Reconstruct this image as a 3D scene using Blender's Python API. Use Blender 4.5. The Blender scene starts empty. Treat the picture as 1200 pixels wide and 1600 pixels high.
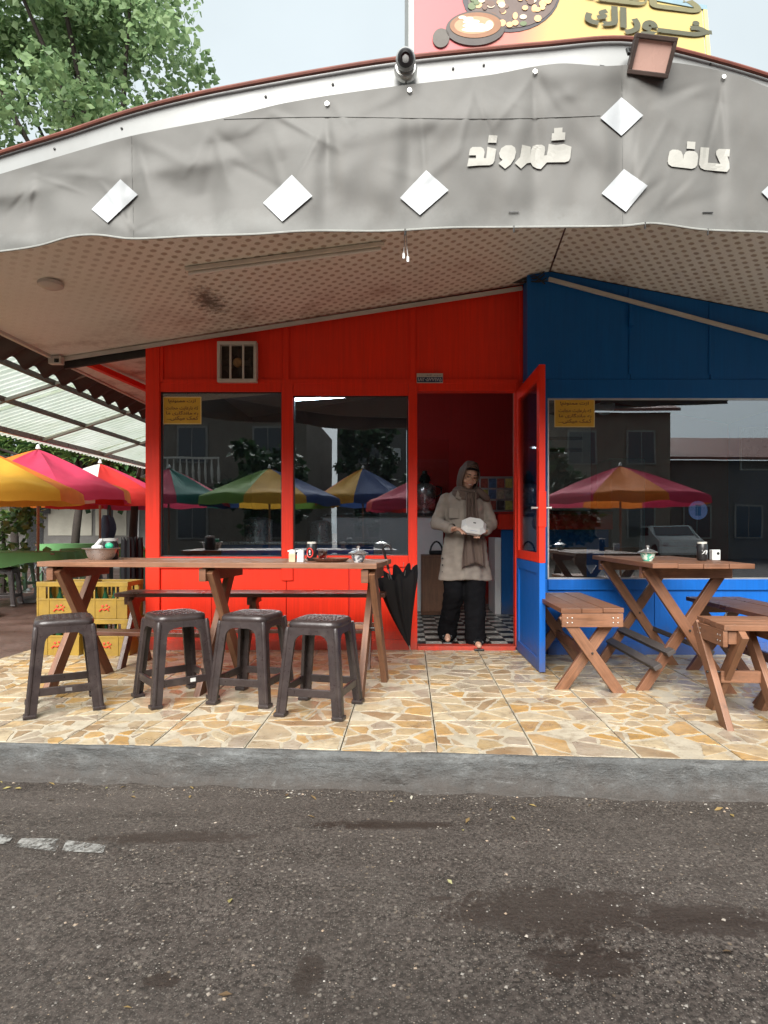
import bpy, bmesh, math, random
from mathutils import Vector as V, Matrix, noise as mnoise
R = math.radians
rnd = random.Random(7)
scene = bpy.context.scene
C = scene.collection

# ------------------------------------------------------------------ camera, sky, sun, exposure
D, F, CX, CY, CH = 5.28, 950.0, 640.0, 830.0, 1.03      # camera distance to wall, focal in photo pixels, vanishing point, eye height
cam = bpy.data.cameras.new('camera'); camo = bpy.data.objects.new('camera', cam); C.objects.link(camo)
camo.location = (0, -D, CH); camo.rotation_euler = (R(90), 0, 0)
cam.sensor_fit = 'VERTICAL'; cam.sensor_height = 36; cam.sensor_width = 27
cam.lens = 36 * F / 1600; cam.shift_x = -(CX - 600) / 1600; cam.shift_y = (CY - 800) / 1600
cam.clip_start = .05; cam.clip_end = 900
scene.camera = camo
SUN_EL, SUN_AZ = 40, 190       # azimuth measured clockwise from +Y: sun behind the camera, a bit to its left
w = bpy.data.worlds.new('World'); scene.world = w; w.use_nodes = True
nt = w.node_tree; nt.nodes.clear()
out = nt.nodes.new('ShaderNodeOutputWorld'); bg = nt.nodes.new('ShaderNodeBackground'); sky = nt.nodes.new('ShaderNodeTexSky')
sky.sky_type = 'NISHITA'; sky.sun_disc = False; sky.sun_elevation = R(SUN_EL); sky.sun_rotation = R(SUN_AZ)
sky.air_density = 1.0; sky.dust_density = 3.0; sky.ozone_density = 1.0
hs = nt.nodes.new('ShaderNodeHueSaturation'); hs.inputs['Saturation'].default_value = .22
mixs = nt.nodes.new('ShaderNodeMixRGB'); mixs.inputs[0].default_value = .8; mixs.inputs[2].default_value = (2.45, 2.78, 2.9, 1)   # closed cloud cover
nt.links.new(sky.outputs[0], hs.inputs['Color']); nt.links.new(hs.outputs[0], mixs.inputs[1])
cn = nt.nodes.new('ShaderNodeTexNoise'); cn.inputs['Scale'].default_value = 2.2; cn.inputs['Detail'].default_value = 5       # faint unevenness of the cloud
cr_ = nt.nodes.new('ShaderNodeMapRange'); cr_.inputs['From Min'].default_value = .3; cr_.inputs['From Max'].default_value = .7; cr_.inputs['To Min'].default_value = .90; cr_.inputs['To Max'].default_value = 1.08
cm = nt.nodes.new('ShaderNodeMixRGB'); cm.blend_type = 'MULTIPLY'; cm.inputs[0].default_value = 1
tco = nt.nodes.new('ShaderNodeTexCoord'); nt.links.new(tco.outputs['Generated'], cn.inputs['Vector']); nt.links.new(cn.outputs['Fac'], cr_.inputs['Value']); nt.links.new(mixs.outputs[0], cm.inputs[1]); nt.links.new(cr_.outputs[0], cm.inputs[2])
nt.links.new(cm.outputs[0], bg.inputs[0]); bg.inputs[1].default_value = .05
nt.links.new(bg.outputs[0], out.inputs[0])
sl = bpy.data.lights.new('sun', 'SUN'); sl.energy = 1.5; sl.angle = R(50); sl.color = (1, .97, .92)
so = bpy.data.objects.new('sun', sl); C.objects.link(so)
sd = V((math.sin(R(SUN_AZ)) * math.cos(R(SUN_EL)), math.cos(R(SUN_AZ)) * math.cos(R(SUN_EL)), math.sin(R(SUN_EL))))
so.rotation_euler = (-sd).to_track_quat('-Z', 'Y').to_euler()
vs = scene.view_settings; vs.view_transform = 'Standard'; vs.look = 'None'; vs.gamma = 1; vs.exposure = 2.72
scene.cycles.use_denoising = True
scene.cycles.max_bounces = 8; scene.cycles.transparent_max_bounces = 16

# ------------------------------------------------------------------ helpers
def P(px, py, d): return V(((px - CX) * d / F, d - D, CH + (CY - py) * d / F))      # photo pixel at depth d
def G(px, py, z=0.0): return P(px, py, F * (CH - z) / (py - CY))                    # photo pixel on the ground
def lerp(a, b, t): return a + (b - a) * t
def interp(tab, x):
    if x <= tab[0][0]: return tab[0][1]
    for (x0, y0), (x1, y1) in zip(tab, tab[1:]):
        if x <= x1: return y0 + (y1 - y0) * (x - x0) / (x1 - x0)
    return tab[-1][1]
def sinterp(tab, x):       # smooth (Catmull) interpolation
    n = len(tab)
    if x <= tab[0][0]: return tab[0][1]
    if x >= tab[-1][0]: return tab[-1][1]
    for i in range(n - 1):
        if x <= tab[i + 1][0]:
            x0, y0 = tab[i]; x1, y1 = tab[i + 1]; h = x1 - x0; t = (x - x0) / h
            m0 = (y1 - tab[i - 1][1]) / (x1 - tab[i - 1][0]) if i > 0 else (y1 - y0) / h
            m1 = (tab[i + 2][1] - y0) / (tab[i + 2][0] - x0) if i + 2 < n else (y1 - y0) / h
            return (2*t**3 - 3*t*t + 1)*y0 + (t**3 - 2*t*t + t)*h*m0 + (-2*t**3 + 3*t*t)*y1 + (t**3 - t*t)*h*m1

class MB:
    def __init__(s): s.bm = bmesh.new(); s.uv = s.bm.loops.layers.uv.new('UVMap')
    def add(s, verts, faces, uvs=None):
        vs_ = [s.bm.verts.new(v) for v in verts]; fs = []
        for f in faces:
            try: fs.append(s.bm.faces.new([vs_[i] for i in f]))
            except ValueError: pass
        if uvs:
            for f, idx in zip(fs, faces):
                for l, i in zip(f.loops, idx): l[s.uv].uv = uvs[i]
        return s
    def bar(s, p0, p1, w, h, up=(0, 0, 1), bev=0.0, taper=1.0):
        """box from p0 to p1, width w sideways, height h along up; grain uv along its length"""
        p0, p1 = V(p0), V(p1); ax = (p1 - p0); L = ax.length; ax.normalize()
        up = V(up); side = ax.cross(up)
        if side.length < 1e-5: side = ax.cross(V((1, 0, 0)))
        side.normalize(); up = side.cross(ax).normalized()
        t = bmesh.new(); bmesh.ops.create_cube(t, size=1)
        for v in t.verts:
            k = 1 if v.co.x < 0 else taper
            v.co = V((v.co.x * L, v.co.y * w * k, v.co.z * h * k))
        if bev > 0: bmesh.ops.bevel(t, geom=t.edges[:], offset=bev, segments=2, affect='EDGES', profile=.6)
        o = rnd.random() * 40; o2 = rnd.random() * 40
        t.verts.index_update()
        verts = [p0 + ax * (v.co.x + L / 2) + side * v.co.y + up * v.co.z for v in t.verts]
        nv = [s.bm.verts.new(v) for v in verts]
        for f in t.faces:
            nf = s.bm.faces.new([nv[v.index] for v in f.verts])
            n = f.normal
            for l, ol in zip(nf.loops, f.verts):
                c = ol.co
                if abs(n.x) > .8: l[s.uv].uv = (c.y * .3 + o, c.z + o2)
                elif abs(n.y) > abs(n.z): l[s.uv].uv = (c.x + o, c.z + o2)
                else: l[s.uv].uv = (c.x + o, c.y + o2 + 3)
        t.free(); return s
    def box(s, x0, x1, y0, y1, z0, z1, bev=0.0):
        dx, dy, dz = x1 - x0, y1 - y0, z1 - z0
        if dx >= dy and dx >= dz: return s.bar((x0, (y0+y1)/2, (z0+z1)/2), (x1, (y0+y1)/2, (z0+z1)/2), dy, dz, bev=bev)
        if dy >= dz: return s.bar(((x0+x1)/2, y0, (z0+z1)/2), ((x0+x1)/2, y1, (z0+z1)/2), dx, dz, bev=bev)
        return s.bar(((x0+x1)/2, (y0+y1)/2, z0), ((x0+x1)/2, (y0+y1)/2, z1), dy, dx, up=(1, 0, 0), bev=bev)
    def tube(s, pts, rad, seg=8, cap=True, closed=False):
        pts = [V(p) for p in pts]; n = len(pts)
        if not hasattr(rad, '__len__'): rad = [rad] * n
        prev = None; rings = []
        for i, p in enumerate(pts):
            if closed: t = pts[(i + 1) % n] - pts[i - 1]
            else: t = pts[min(i + 1, n - 1)] - pts[max(i - 1, 0)]
            t.normalize()
            if prev is None:
                a = t.orthogonal().normalized()
            else:
                a = prev - t * prev.dot(t)
                if a.length < 1e-6: a = t.orthogonal()
                a.normalize()
            prev = a; b = t.cross(a)
            rings.append([s.bm.verts.new(p + (a * math.cos(2*math.pi*k/seg) + b * math.sin(2*math.pi*k/seg)) * rad[i]) for k in range(seg)])
        m = n if closed else n - 1
        for i in range(m):
            A, B = rings[i], rings[(i + 1) % n]
            for k in range(seg):
                f = s.bm.faces.new([A[k], A[(k+1) % seg], B[(k+1) % seg], B[k]])
                us = (i * .1, (i + 1) * .1)
                for l, (u, vv) in zip(f.loops, ((us[0], k), (us[0], k+1), (us[1], k+1), (us[1], k))): l[s.uv].uv = (u, vv * .03)
        if cap and not closed:
            s.bm.faces.new(rings[0][::-1]); s.bm.faces.new(rings[-1])
        return s
    def lathe(s, prof, seg=24, c=(0, 0, 0), sx=1, sy=1, rot=None):
        c = V(c); rings = []
        for r, z in prof:
            if r < 1e-6:
                v = V((0, 0, z)); v = rot @ v if rot else v
                rings.append([s.bm.verts.new(c + v)])
            else:
                ring = []
                for k in range(seg):
                    v = V((r * sx * math.cos(2*math.pi*k/seg), r * sy * math.sin(2*math.pi*k/seg), z)); v = rot @ v if rot else v
                    ring.append(s.bm.verts.new(c + v))
                rings.append(ring)
        for A, B in zip(rings, rings[1:]):
            for k in range(seg):
                q = [A[k % len(A)], A[(k+1) % len(A)], B[(k+1) % len(B)], B[k % len(B)]]
                u = []
                for v in q:
                    if v not in u: u.append(v)
                if len(u) > 2:
                    try: s.bm.faces.new(u)
                    except ValueError: pass
        return s
    def grid(s, fn, nu, nv, closed_u=False):
        vv = [[s.bm.verts.new(fn(i / (nu if closed_u else nu - 1), j / (nv - 1))) for i in range(nu)] for j in range(nv)]
        for j in range(nv - 1):
            for i in range(nu if closed_u else nu - 1):
                f = s.bm.faces.new([vv[j][i], vv[j][(i+1) % nu], vv[j+1][(i+1) % nu], vv[j+1][i]])
                for l, (a, b) in zip(f.loops, ((i, j), (i+1, j), (i+1, j+1), (i, j+1))): l[s.uv].uv = (a / nu, b / nv)
        return s
    def prism(s, pts, off):
        """extruded polygon: pts a flat 3-D outline, off the extrusion vector"""
        pts = [V(p) for p in pts]; off = V(off); n = len(pts)
        a = [s.bm.verts.new(p) for p in pts]; b = [s.bm.verts.new(p + off) for p in pts]
        s.bm.faces.new(a); s.bm.faces.new(b[::-1])
        for i in range(n): s.bm.faces.new([a[i], b[i], b[(i+1) % n], a[(i+1) % n]])
        return s
    def ell(s, c, r, seg=16, rings=10, rot=None):
        prof = [(math.sin(math.pi * i / rings), -math.cos(math.pi * i / rings)) for i in range(rings + 1)]
        prof[0] = (0, -1); prof[-1] = (0, 1)
        t = MB(); t.lathe(prof, seg)
        m = Matrix.Diagonal((r[0], r[1], r[2])).to_4x4()
        if rot: m = rot.to_4x4() @ m
        m = Matrix.Translation(V(c)) @ m
        t.bm.verts.index_update(); nv = [s.bm.verts.new(m @ v.co) for v in t.bm.verts]
        for f in t.bm.faces: s.bm.faces.new([nv[v.index] for v in f.verts])
        t.bm.free(); return s
    def mesh(s, name, smooth=False, fix=True, ang=None):
        if fix: bmesh.ops.recalc_face_normals(s.bm, faces=s.bm.faces)
        me = bpy.data.meshes.new(name); s.bm.to_mesh(me); s.bm.free()
        if smooth:
            me.shade_smooth()
            if ang:
                try: me.set_sharp_from_angle(angle=R(ang))
                except Exception: pass
        return me
    def build(s, name, mat, parent=None, smooth=False, ang=40, loc=None, fix=True):
        return link(name, s.mesh(name, smooth, fix, ang), mat, parent, loc)
def link(name, me, mat, parent=None, loc=None):
    o = bpy.data.objects.new(name, me); C.objects.link(o)
    if mat and not len(me.materials):
        for m in (mat if isinstance(mat, (list, tuple)) else [mat]): me.materials.append(m)
    if parent: o.parent = parent
    if loc is not None: o.location = loc
    return o
def tag(o, label=None, cat=None, group=None, kind=None):
    for k, v in (('label', label), ('category', cat), ('group', group), ('kind', kind)):
        if v: o[k] = v
    return o
def thing(name, label, cat, loc=(0, 0, 0), rz=0.0, group=None):
    o = bpy.data.objects.new(name, None); C.objects.link(o); o.empty_display_size = .1
    o.location = loc; o.rotation_euler = (0, 0, rz); return tag(o, label, cat, group)
def dup(root, loc, rz=None, label=None, scale=None):
    r = root.copy(); C.objects.link(r); r.location = loc
    if rz is not None: r.rotation_euler = (0, 0, rz)
    if scale: r.scale = (scale,) * 3
    if label: r['label'] = label
    for ch in [c for c in bpy.data.objects if c.parent == root]:
        c = ch.copy(); C.objects.link(c); c.parent = r
        for g in [x for x in bpy.data.objects if x.parent == ch]:
            d = g.copy(); C.objects.link(d); d.parent = c
    return r

# ------------------------------------------------------------------ materials
def srgb(r, g, b):
    f = lambda c: (c / 255 / 12.92) if c / 255 <= .04045 else ((c / 255 + .055) / 1.055) ** 2.4
    return (f(r), f(g), f(b))
class NT:
    def __init__(s, name):
        s.m = bpy.data.materials.new(name); s.m.use_nodes = True; s.t = s.m.node_tree; s.b = s.t.nodes['Principled BSDF']
    def n(s, typ, **kw):
        x = s.t.nodes.new(typ)
        for k, v in kw.items():
            if isinstance(k, str) and hasattr(x, k): setattr(x, k, v)
        return x
    def l(s, a, b): s.t.links.new(a, b)
    def noise(s, vec, scale, detail=5, rough=.6, dist=0):
        x = s.n('ShaderNodeTexNoise'); x.inputs['Scale'].default_value = scale; x.inputs['Detail'].default_value = detail
        x.inputs['Roughness'].default_value = rough; x.inputs['Distortion'].default_value = dist
        if vec is not None: s.l(vec, x.inputs['Vector'])
        return x.outputs['Fac']
    def ramp(s, fac, stops):
        x = s.n('ShaderNodeValToRGB'); e = x.color_ramp.elements
        while len(e) < len(stops): e.new(.5)
        for el, (p, c) in zip(e, stops):
            el.position = p; el.color = (c, c, c, 1) if not hasattr(c, '__len__') else (*c[:3], 1)
        s.l(fac, x.inputs[0]); return x.outputs[0]
    def mix(s, fac, a, b, mode='MIX'):
        x = s.n('ShaderNodeMixRGB', blend_type=mode)
        for sock, v in zip(x.inputs, (fac, a, b)):
            if hasattr(v, 'links') or hasattr(v, 'is_linked'): s.l(v, sock)
            elif hasattr(v, '__len__'): sock.default_value = (*v[:3], 1)
            else: sock.default_value = v
        return x.outputs[0]
    def math(s, op, a, b=None):
        x = s.n('ShaderNodeMath', operation=op)
        for sock, v in zip(x.inputs, (a, b)):
            if v is None: continue
            if hasattr(v, 'is_linked'): s.l(v, sock)
            else: sock.default_value = v
        return x.outputs[0]
    def bump(s, h, strength=.3, dist=.01, prev=None):
        x = s.n('ShaderNodeBump'); x.inputs['Strength'].default_value = strength; x.inputs['Distance'].default_value = dist
        s.l(h, x.inputs['Height'])
        if prev is not None: s.l(prev, x.inputs['Normal'])
        return x.outputs[0]
    def pos(s): return s.n('ShaderNodeNewGeometry').outputs['Position']
    def obj(s): return s.n('ShaderNodeTexCoord').outputs['Object']
    def uv(s): return s.n('ShaderNodeTexCoord').outputs['UV']
    def mapped(s, vec, scale=(1, 1, 1), loc=(0, 0, 0), rot=(0, 0, 0)):
        x = s.n('ShaderNodeMapping'); x.inputs['Scale'].default_value = scale; x.inputs['Location'].default_value = loc; x.inputs['Rotation'].default_value = rot
        s.l(vec, x.inputs[0]); return x.outputs[0]
    def fin(s, col=None, rough=.6, bump=None, metal=0, spec=.5, coat=0):
        if col is not None:
            if hasattr(col, 'is_linked'): s.l(col, s.b.inputs['Base Color'])
            else: s.b.inputs['Base Color'].default_value = (*col[:3], 1)
        if hasattr(rough, 'is_linked'): s.l(rough, s.b.inputs['Roughness'])
        else: s.b.inputs['Roughness'].default_value = rough
        s.b.inputs['Metallic'].default_value = metal; s.b.inputs['Specular IOR Level'].default_value = spec
        if coat: s.b.inputs['Coat Weight'].default_value = coat
        if bump is not None: s.l(bump, s.b.inputs['Normal'])
        return s.m
def mat(name, col, rough=.55, var=.2, scale=6, bump=.12, bscale=90, metal=0, spec=.5, dirt=0.0, dirtcol=(.08, .06, .045), coat=0, local=True):
    t = NT(name); v = t.obj() if local else t.pos()
    c = t.mix(t.ramp(t.noise(v, scale, 6), [(.3, 0), (.7, 1)]), tuple(x * (1 - var) for x in col), tuple(min(x * (1 + var), .95) for x in col))
    if dirt:
        c = t.mix(t.ramp(t.noise(v, scale * .7, 8, .7), [(.48, 0), (.75, dirt)]), c, dirtcol)
    r = t.ramp(t.noise(v, scale * 3, 4), [(.2, max(rough - .1, .02)), (.8, min(rough + .1, 1))])
    b = t.bump(t.noise(v, bscale, 3), bump, .004) if bump else None
    return t.fin(c, r, b, metal, spec, coat)
def painted(name, col, rough=.38):
    """brush-painted panel: fine vertical streaks, scuffs and small chips"""
    t = NT(name); v = t.pos()
    st = t.noise(t.mapped(v, (55, 55, 2.2)), 1, 4)
    big = t.noise(v, 1.6, 6, .65)
    c = t.mix(t.ramp(st, [(.3, 0), (.72, 1)]), tuple(x * .88 for x in col), tuple(min(1, x * 1.08) for x in col))
    c = t.mix(t.ramp(big, [(.35, 0), (.8, .35)]), c, tuple(x * .62 for x in col))
    sz = t.n('ShaderNodeSeparateXYZ'); t.l(v, sz.inputs[0])
    spl = t.ramp(t.math('ADD', sz.outputs[2], t.math('MULTIPLY', t.math('SUBTRACT', t.noise(v, 7, 8, .75), .5), .5)), [(.02, .6), (.22, 0)])
    c = t.mix(spl, c, (.10, .075, .055))
    dr_ = t.ramp(t.noise(t.mapped(v, (14, 14, .7)), 1, 7, .7), [(.58, 0), (.74, .32)])
    c = t.mix(dr_, c, tuple(x * .45 + .012 for x in col))
    c = t.mix(t.ramp(t.noise(v, .8, 5, .6), [(.45, 0), (.75, .22)]), c, tuple(min(1, x * 1.05 + .035) for x in col))
    ch = t.ramp(t.noise(v, 26, 8, .75), [(.67, 0), (.71, .8)])
    c = t.mix(ch, c, tuple(min(1, x * .4 + .06) for x in col))
    b = t.bump(st, .06, .003); b = t.bump(t.noise(v, 140, 2), .06, .002, b)
    return t.fin(c, t.ramp(big, [(.3, rough), (.7, rough + .2)]), b, spec=.28)
def wood(name, col, dark=.35, rough=.5):
    t = NT(name); u = t.uv()
    v = t.mapped(u, (2.2, 26, 1)); d = t.noise(v, 1.6, 6, .65, .6)
    f = t.noise(t.mapped(u, (5, 160, 1)), 1.0, 3)
    c = t.mix(t.ramp(d, [(.28, 0), (.72, 1)]), tuple(x * dark for x in col), col)
    c = t.mix(t.ramp(f, [(.35, .5), (.6, 0)]), c, tuple(x * .3 for x in col))
    pn = t.noise(t.pos(), 3.5, 5, .6)
    c = t.mix(t.ramp(pn, [(.35, 0), (.75, .5)]), c, tuple(min(x * 1.35 + .015, 1) for x in col))
    c = t.mix(t.ramp(t.noise(t.pos(), 7, 7, .7), [(.58, 0), (.72, .55)]), c, (.035, .025, .02))
    b = t.bump(f, .25, .003); b = t.bump(d, .2, .004, b)
    return t.fin(c, t.ramp(pn, [(.3, rough - .12), (.7, rough + .15)]), b)
def cloth(name, col, trans=.35, rough=.8):
    t = NT(name); v = t.obj()
    c = t.mix(t.ramp(t.noise(v, 2.5, 6, .6), [(.3, 0), (.75, 1)]), tuple(x * .82 for x in col), tuple(min(1, x * 1.06) for x in col))
    t.fin(c, rough, t.bump(t.noise(v, 260, 2), .08, .002), spec=.2)
    tr = t.n('ShaderNodeBsdfTranslucent'); t.l(c, tr.inputs[0]); ms = t.n('ShaderNodeMixShader'); ms.inputs[0].default_value = trans
    t.l(t.b.outputs[0], ms.inputs[1]); t.l(tr.outputs[0], ms.inputs[2]); t.l(ms.outputs[0], t.t.nodes['Material Output'].inputs[0])
    return t.m
def glassy(name, tint=(.72, .78, .8), refl=.17, rough=.0):
    t = NT(name); t.t.nodes.remove(t.b)
    tp = t.n('ShaderNodeBsdfTransparent'); tp.inputs[0].default_value = (*tint, 1)
    gl = t.n('ShaderNodeBsdfGlossy'); gl.inputs['Roughness'].default_value = rough; gl.inputs[0].default_value = (.96, .98, 1, 1)
    bp = t.bump(t.noise(t.pos(), 1.1, 2), .03, .02); t.l(bp, gl.inputs['Normal'])
    lw = t.n('ShaderNodeLayerWeight'); lw.inputs[0].default_value = .15
    f = t.math('ADD', t.math('MULTIPLY', lw.outputs['Fresnel'], .7), refl)
    ms = t.n('ShaderNodeMixShader'); t.l(f, ms.inputs[0]); t.l(tp.outputs[0], ms.inputs[1]); t.l(gl.outputs[0], ms.inputs[2])
    t.l(ms.outputs[0], t.t.nodes['Material Output'].inputs[0]); return t.m
def emit(name, col, s):
    t = NT(name); t.b.inputs['Emission Color'].default_value = (*col, 1); t.b.inputs['Emission Strength'].default_value = s
    t.b.inputs['Base Color'].default_value = (*col, 1); return t.m

M = {}
M['red'] = painted('red_paint', (.80, .028, .006))
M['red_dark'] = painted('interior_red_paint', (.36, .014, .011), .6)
M['blue'] = painted('blue_paint', (.0, .115, .48))
M['navy'] = painted('navy_paint', (.001, .10, .33))
M['white_paint'] = mat('white_paint', (.50, .47, .42), .45, .08, 5, .05, 80, dirt=.35, dirtcol=(.22, .16, .1))
M['fascia'] = mat('white_sheet_metal', (.255, .262, .258), .4, .06, 3, .04, 60, dirt=.25, dirtcol=(.15, .14, .125))
M['roof_edge'] = mat('oxide_red_roof_edge', (.13, .036, .022), .5, .25, 9, .1)
M['roof_sheet'] = mat('dark_roof_sheet', (.045, .028, .022), .6, .3, 8, .1)
M['black_metal'] = mat('black_metal', (.018, .017, .016), .45, .3, 20, .08)
M['steel'] = mat('steel', (.50, .50, .49), .30, .12, 12, .05, metal=.85)
M['alu'] = mat('aluminium', (.60, .60, .58), .35, .1, 12, .03, metal=.8)
M['plastic'] = mat('brown_plastic', (.026, .0185, .018), .32, .25, 14, .12, 160, dirt=.35, dirtcol=(.085, .068, .06), local=False)
M['green_plastic'] = mat('green_plastic', (.045, .105, .055), .4, .2, 10, .05)
M['yellow_plastic'] = mat('yellow_crate_plastic', (.26, .160, .02), .45, .2, 8, .06, dirt=.6, dirtcol=(.14, .085, .02))
M['wood'] = wood('varnished_wood', (.19, .078, .036))
M['wood2'] = wood('worn_wood', (.235, .105, .052), .36, .5)
M['wood3'] = wood('dark_wet_wood', (.11, .042, .023), .4, .32)
M['darkplank'] = wood('weathered_dark_plank', (.065, .054, .05), .5, .6)
M['black_cloth'] = cloth('black_umbrella_cloth', (.012, .012, .014), .02, .6)
M['black'] = mat('black_lacquer', (.012, .012, .013), .3, .2, 10, .03)
M['white'] = mat('white_plastic', (.50, .50, .49), .35, .05, 10, .02)
M['window_glass'] = glassy('window_glass')
M['door_glass'] = glassy('door_glass', (.5, .55, .58), .10)
M['screen_glass'] = glassy('screen_glass', (.9, .9, .9), .02)
M['clear_glass'] = glassy('tumbler_glass', (.85, .82, .82), .12)
M['cream'] = mat('cream_wall', (.42, .38, .31), .8, .12, 3, .1)
M['skin'] = mat('skin', (.47, .27, .19), .5, .08, 20, .04)

# ------------------------------------------------------------------ ground, road, kerb, patio
KX0, KD0, KX1, KD1 = -1.98, 2.94, 1.59, 2.70
def kerbY(x): return (KD0 + (KD1 - KD0) * (x - KX0) / (KX1 - KX0)) - D
ROADZ = -.15
def asphalt():
    t = NT('asphalt'); v = t.pos()
    big = t.noise(v, .9, 6, .65); mid = t.noise(v, 7, 8, .78); fine = t.noise(v, 75, 5, .75)
    c = t.mix(t.ramp(mid, [(.36, 0), (.64, 1)]), (.058, .046, .039), (.142, .120, .105))
    c = t.mix(t.ramp(fine, [(.42, .95), (.57, 0)]), c, (.016, .013, .011))
    vo = t.n('ShaderNodeTexVoronoi'); vo.inputs['Scale'].default_value = 48; t.l(v, vo.inputs['Vector'])
    col = t.n('ShaderNodeSeparateColor'); t.l(vo.outputs['Color'], col.inputs[0])
    chip = t.math('MULTIPLY', t.ramp(col.outputs[0], [(.72, 0), (.80, 1)]), t.ramp(vo.outputs['Distance'], [(.18, 1), (.34, 0)]))
    chip = t.math('MULTIPLY', chip, t.ramp(t.noise(v, 2.2, 4), [(.34, .15), (.62, 1)]))
    c = t.mix(chip, c, t.mix(col.outputs[1], (.42, .385, .335), (.20, .15, .10)))
    v2 = t.n('ShaderNodeTexVoronoi'); v2.inputs['Scale'].default_value = 150; t.l(v, v2.inputs['Vector'])
    c2 = t.n('ShaderNodeSeparateColor'); t.l(v2.outputs['Color'], c2.inputs[0])
    ch2 = t.math('MULTIPLY', t.ramp(c2.outputs[0], [(.52, 0), (.62, .9)]), t.ramp(v2.outputs['Distance'], [(.22, 1), (.42, 0)]))
    c = t.mix(ch2, c, (.21, .19, .165))
    # damp brown stains where rain water and drips have soaked in
    wet = None
    for (px, py, rx, ry) in ((870, 1425, .34, .13), (1090, 1440, .26, .085), (920, 1500, .15, .08), (480, 1520, .05, .08), (690, 1405, .05, .015), (250, 1530, .05, .03), (270, 1310, .3, .05), (600, 1290, .3, .04)):
        g = G(px, py, ROADZ)
        mp = t.mapped(v, (1 / rx, 1 / ry, 0), (-g.x / rx, -g.y / ry, 0))
        ln = t.n('ShaderNodeVectorMath', operation='LENGTH'); t.l(mp, ln.inputs[0])
        d = t.math('ADD', ln.outputs['Value'], t.math('MULTIPLY', t.math('SUBTRACT', t.noise(v, 11, 9, .78, 1.2), .5), 3.4))
        m = t.ramp(d, [(.75, 1), (1.15, 0)]); wet = m if wet is None else t.math('MAXIMUM', wet, m)
    kl = t.n('ShaderNodeSeparateXYZ'); t.l(v, kl.inputs[0])
    near = t.math('ADD', kl.outputs[1], t.math('MULTIPLY', t.math('SUBTRACT', big, .5), .55))
    damp = t.ramp(t.math('MULTIPLY', t.math('ADD', near, 3.35), 1.2), [(.0, 0), (.75, .55)])
    c = t.mix(damp, c, t.mix(.5, c, (.03, .024, .021)))
    c = t.mix(t.math('MULTIPLY', wet, .86), c, (.026, .0165, .012))
    c = t.mix(t.ramp(big, [(.4, 0), (.75, .4)]), c, (.075, .066, .056))
    band = t.noise(t.mapped(v, (.25, 2.4, 1)), 1.3, 6, .65)
    c = t.mix(t.ramp(band, [(.42, 0), (.7, .5)]), c, (.115, .098, .087))
    vc = t.n('ShaderNodeTexVoronoi', feature='DISTANCE_TO_EDGE'); vc.inputs['Scale'].default_value = 1.5; dv = t.n('ShaderNodeVectorMath', operation='ADD'); nz = t.n('ShaderNodeTexNoise'); nz.inputs['Scale'].default_value = 6; nz.inputs['Detail'].default_value = 6; t.l(v, nz.inputs['Vector']); t.l(v, dv.inputs[0]); sc_ = t.n('ShaderNodeVectorMath', operation='SCALE'); sc_.inputs['Scale'].default_value = .22; t.l(nz.outputs['Color'], sc_.inputs[0]); t.l(sc_.outputs[0], dv.inputs[1]); t.l(dv.outputs[0], vc.inputs['Vector'])
    crk = t.math('MULTIPLY', t.ramp(vc.outputs['Distance'], [(.002, 1), (.010, 0)]), t.ramp(t.noise(v, 1.1, 4), [(.57, 0), (.68, .7)]))
    c = t.mix(crk, c, (.014, .011, .010))
    ro = t.math('SUBTRACT', t.ramp(mid, [(.3, .85), (.6, .62)]), t.math('MULTIPLY', wet, .15))
    b = t.bump(fine, .9, .009); b = t.bump(vo.outputs['Distance'], .35, .005, b); b = t.bump(mid, .35, .02, b)
    return t.fin(c, ro, b, spec=.2)
M['asphalt'] = asphalt()
def road_z(x, y):
    e = min(1, max(0, (kerbY(x) - y) / .6))
    return ROADZ + .018 * (mnoise.noise(V((x * .9, y * .9, 0)))) * e + .006 * mnoise.noise(V((x * 4, y * 4, 3)))
mb = MB(); mb.grid(lambda u, v: V((-6 + 12 * u, lerp(-8.5, -2.2, v), road_z(-6 + 12 * u, lerp(-8.5, -2.2, v)))), 130, 90)
tag(mb.build('road', M['asphalt'], smooth=True), kind='structure')
mb = MB(); mb.add([(-300, -300, -.175), (300, -300, -.175), (300, 300, -.175), (-300, 300, -.175)], [(0, 1, 2, 3)])
tag(mb.build('ground', M['asphalt']), kind='structure')
def earth():
    t = NT('damp_earth'); v = t.pos(); a = t.noise(v, 1.3, 7, .7); f = t.noise(v, 30, 5, .7)
    c = t.mix(t.ramp(a, [(.3, 0), (.7, 1)]), (.060, .036, .030), (.155, .098, .080))
    c = t.mix(t.ramp(f, [(.35, .6), (.6, 0)]), c, (.03, .02, .018))
    return t.fin(c, t.ramp(a, [(.35, .25), (.65, .8)]), t.bump(f, .5, .01))
M['earth'] = earth()
yz = lambda x, y: -.012 + .02 * mnoise.noise(V((x * .7, y * .7, 5)))
mb = MB(); mb.grid(lambda u, v: V((lerp(-40, -3.3, u ** .5), lerp(kerbY(-3.3) + .1, 30, v), yz(lerp(-40, -3.3, u ** .5), lerp(-2, 30, v)))), 60, 60)
mb.grid(lambda u, v: V((lerp(-3.3, 30, u), lerp(.62, 30, v), -.02)), 4, 4)
tag(mb.build('yard', M['earth'], smooth=True), kind='structure')

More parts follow.
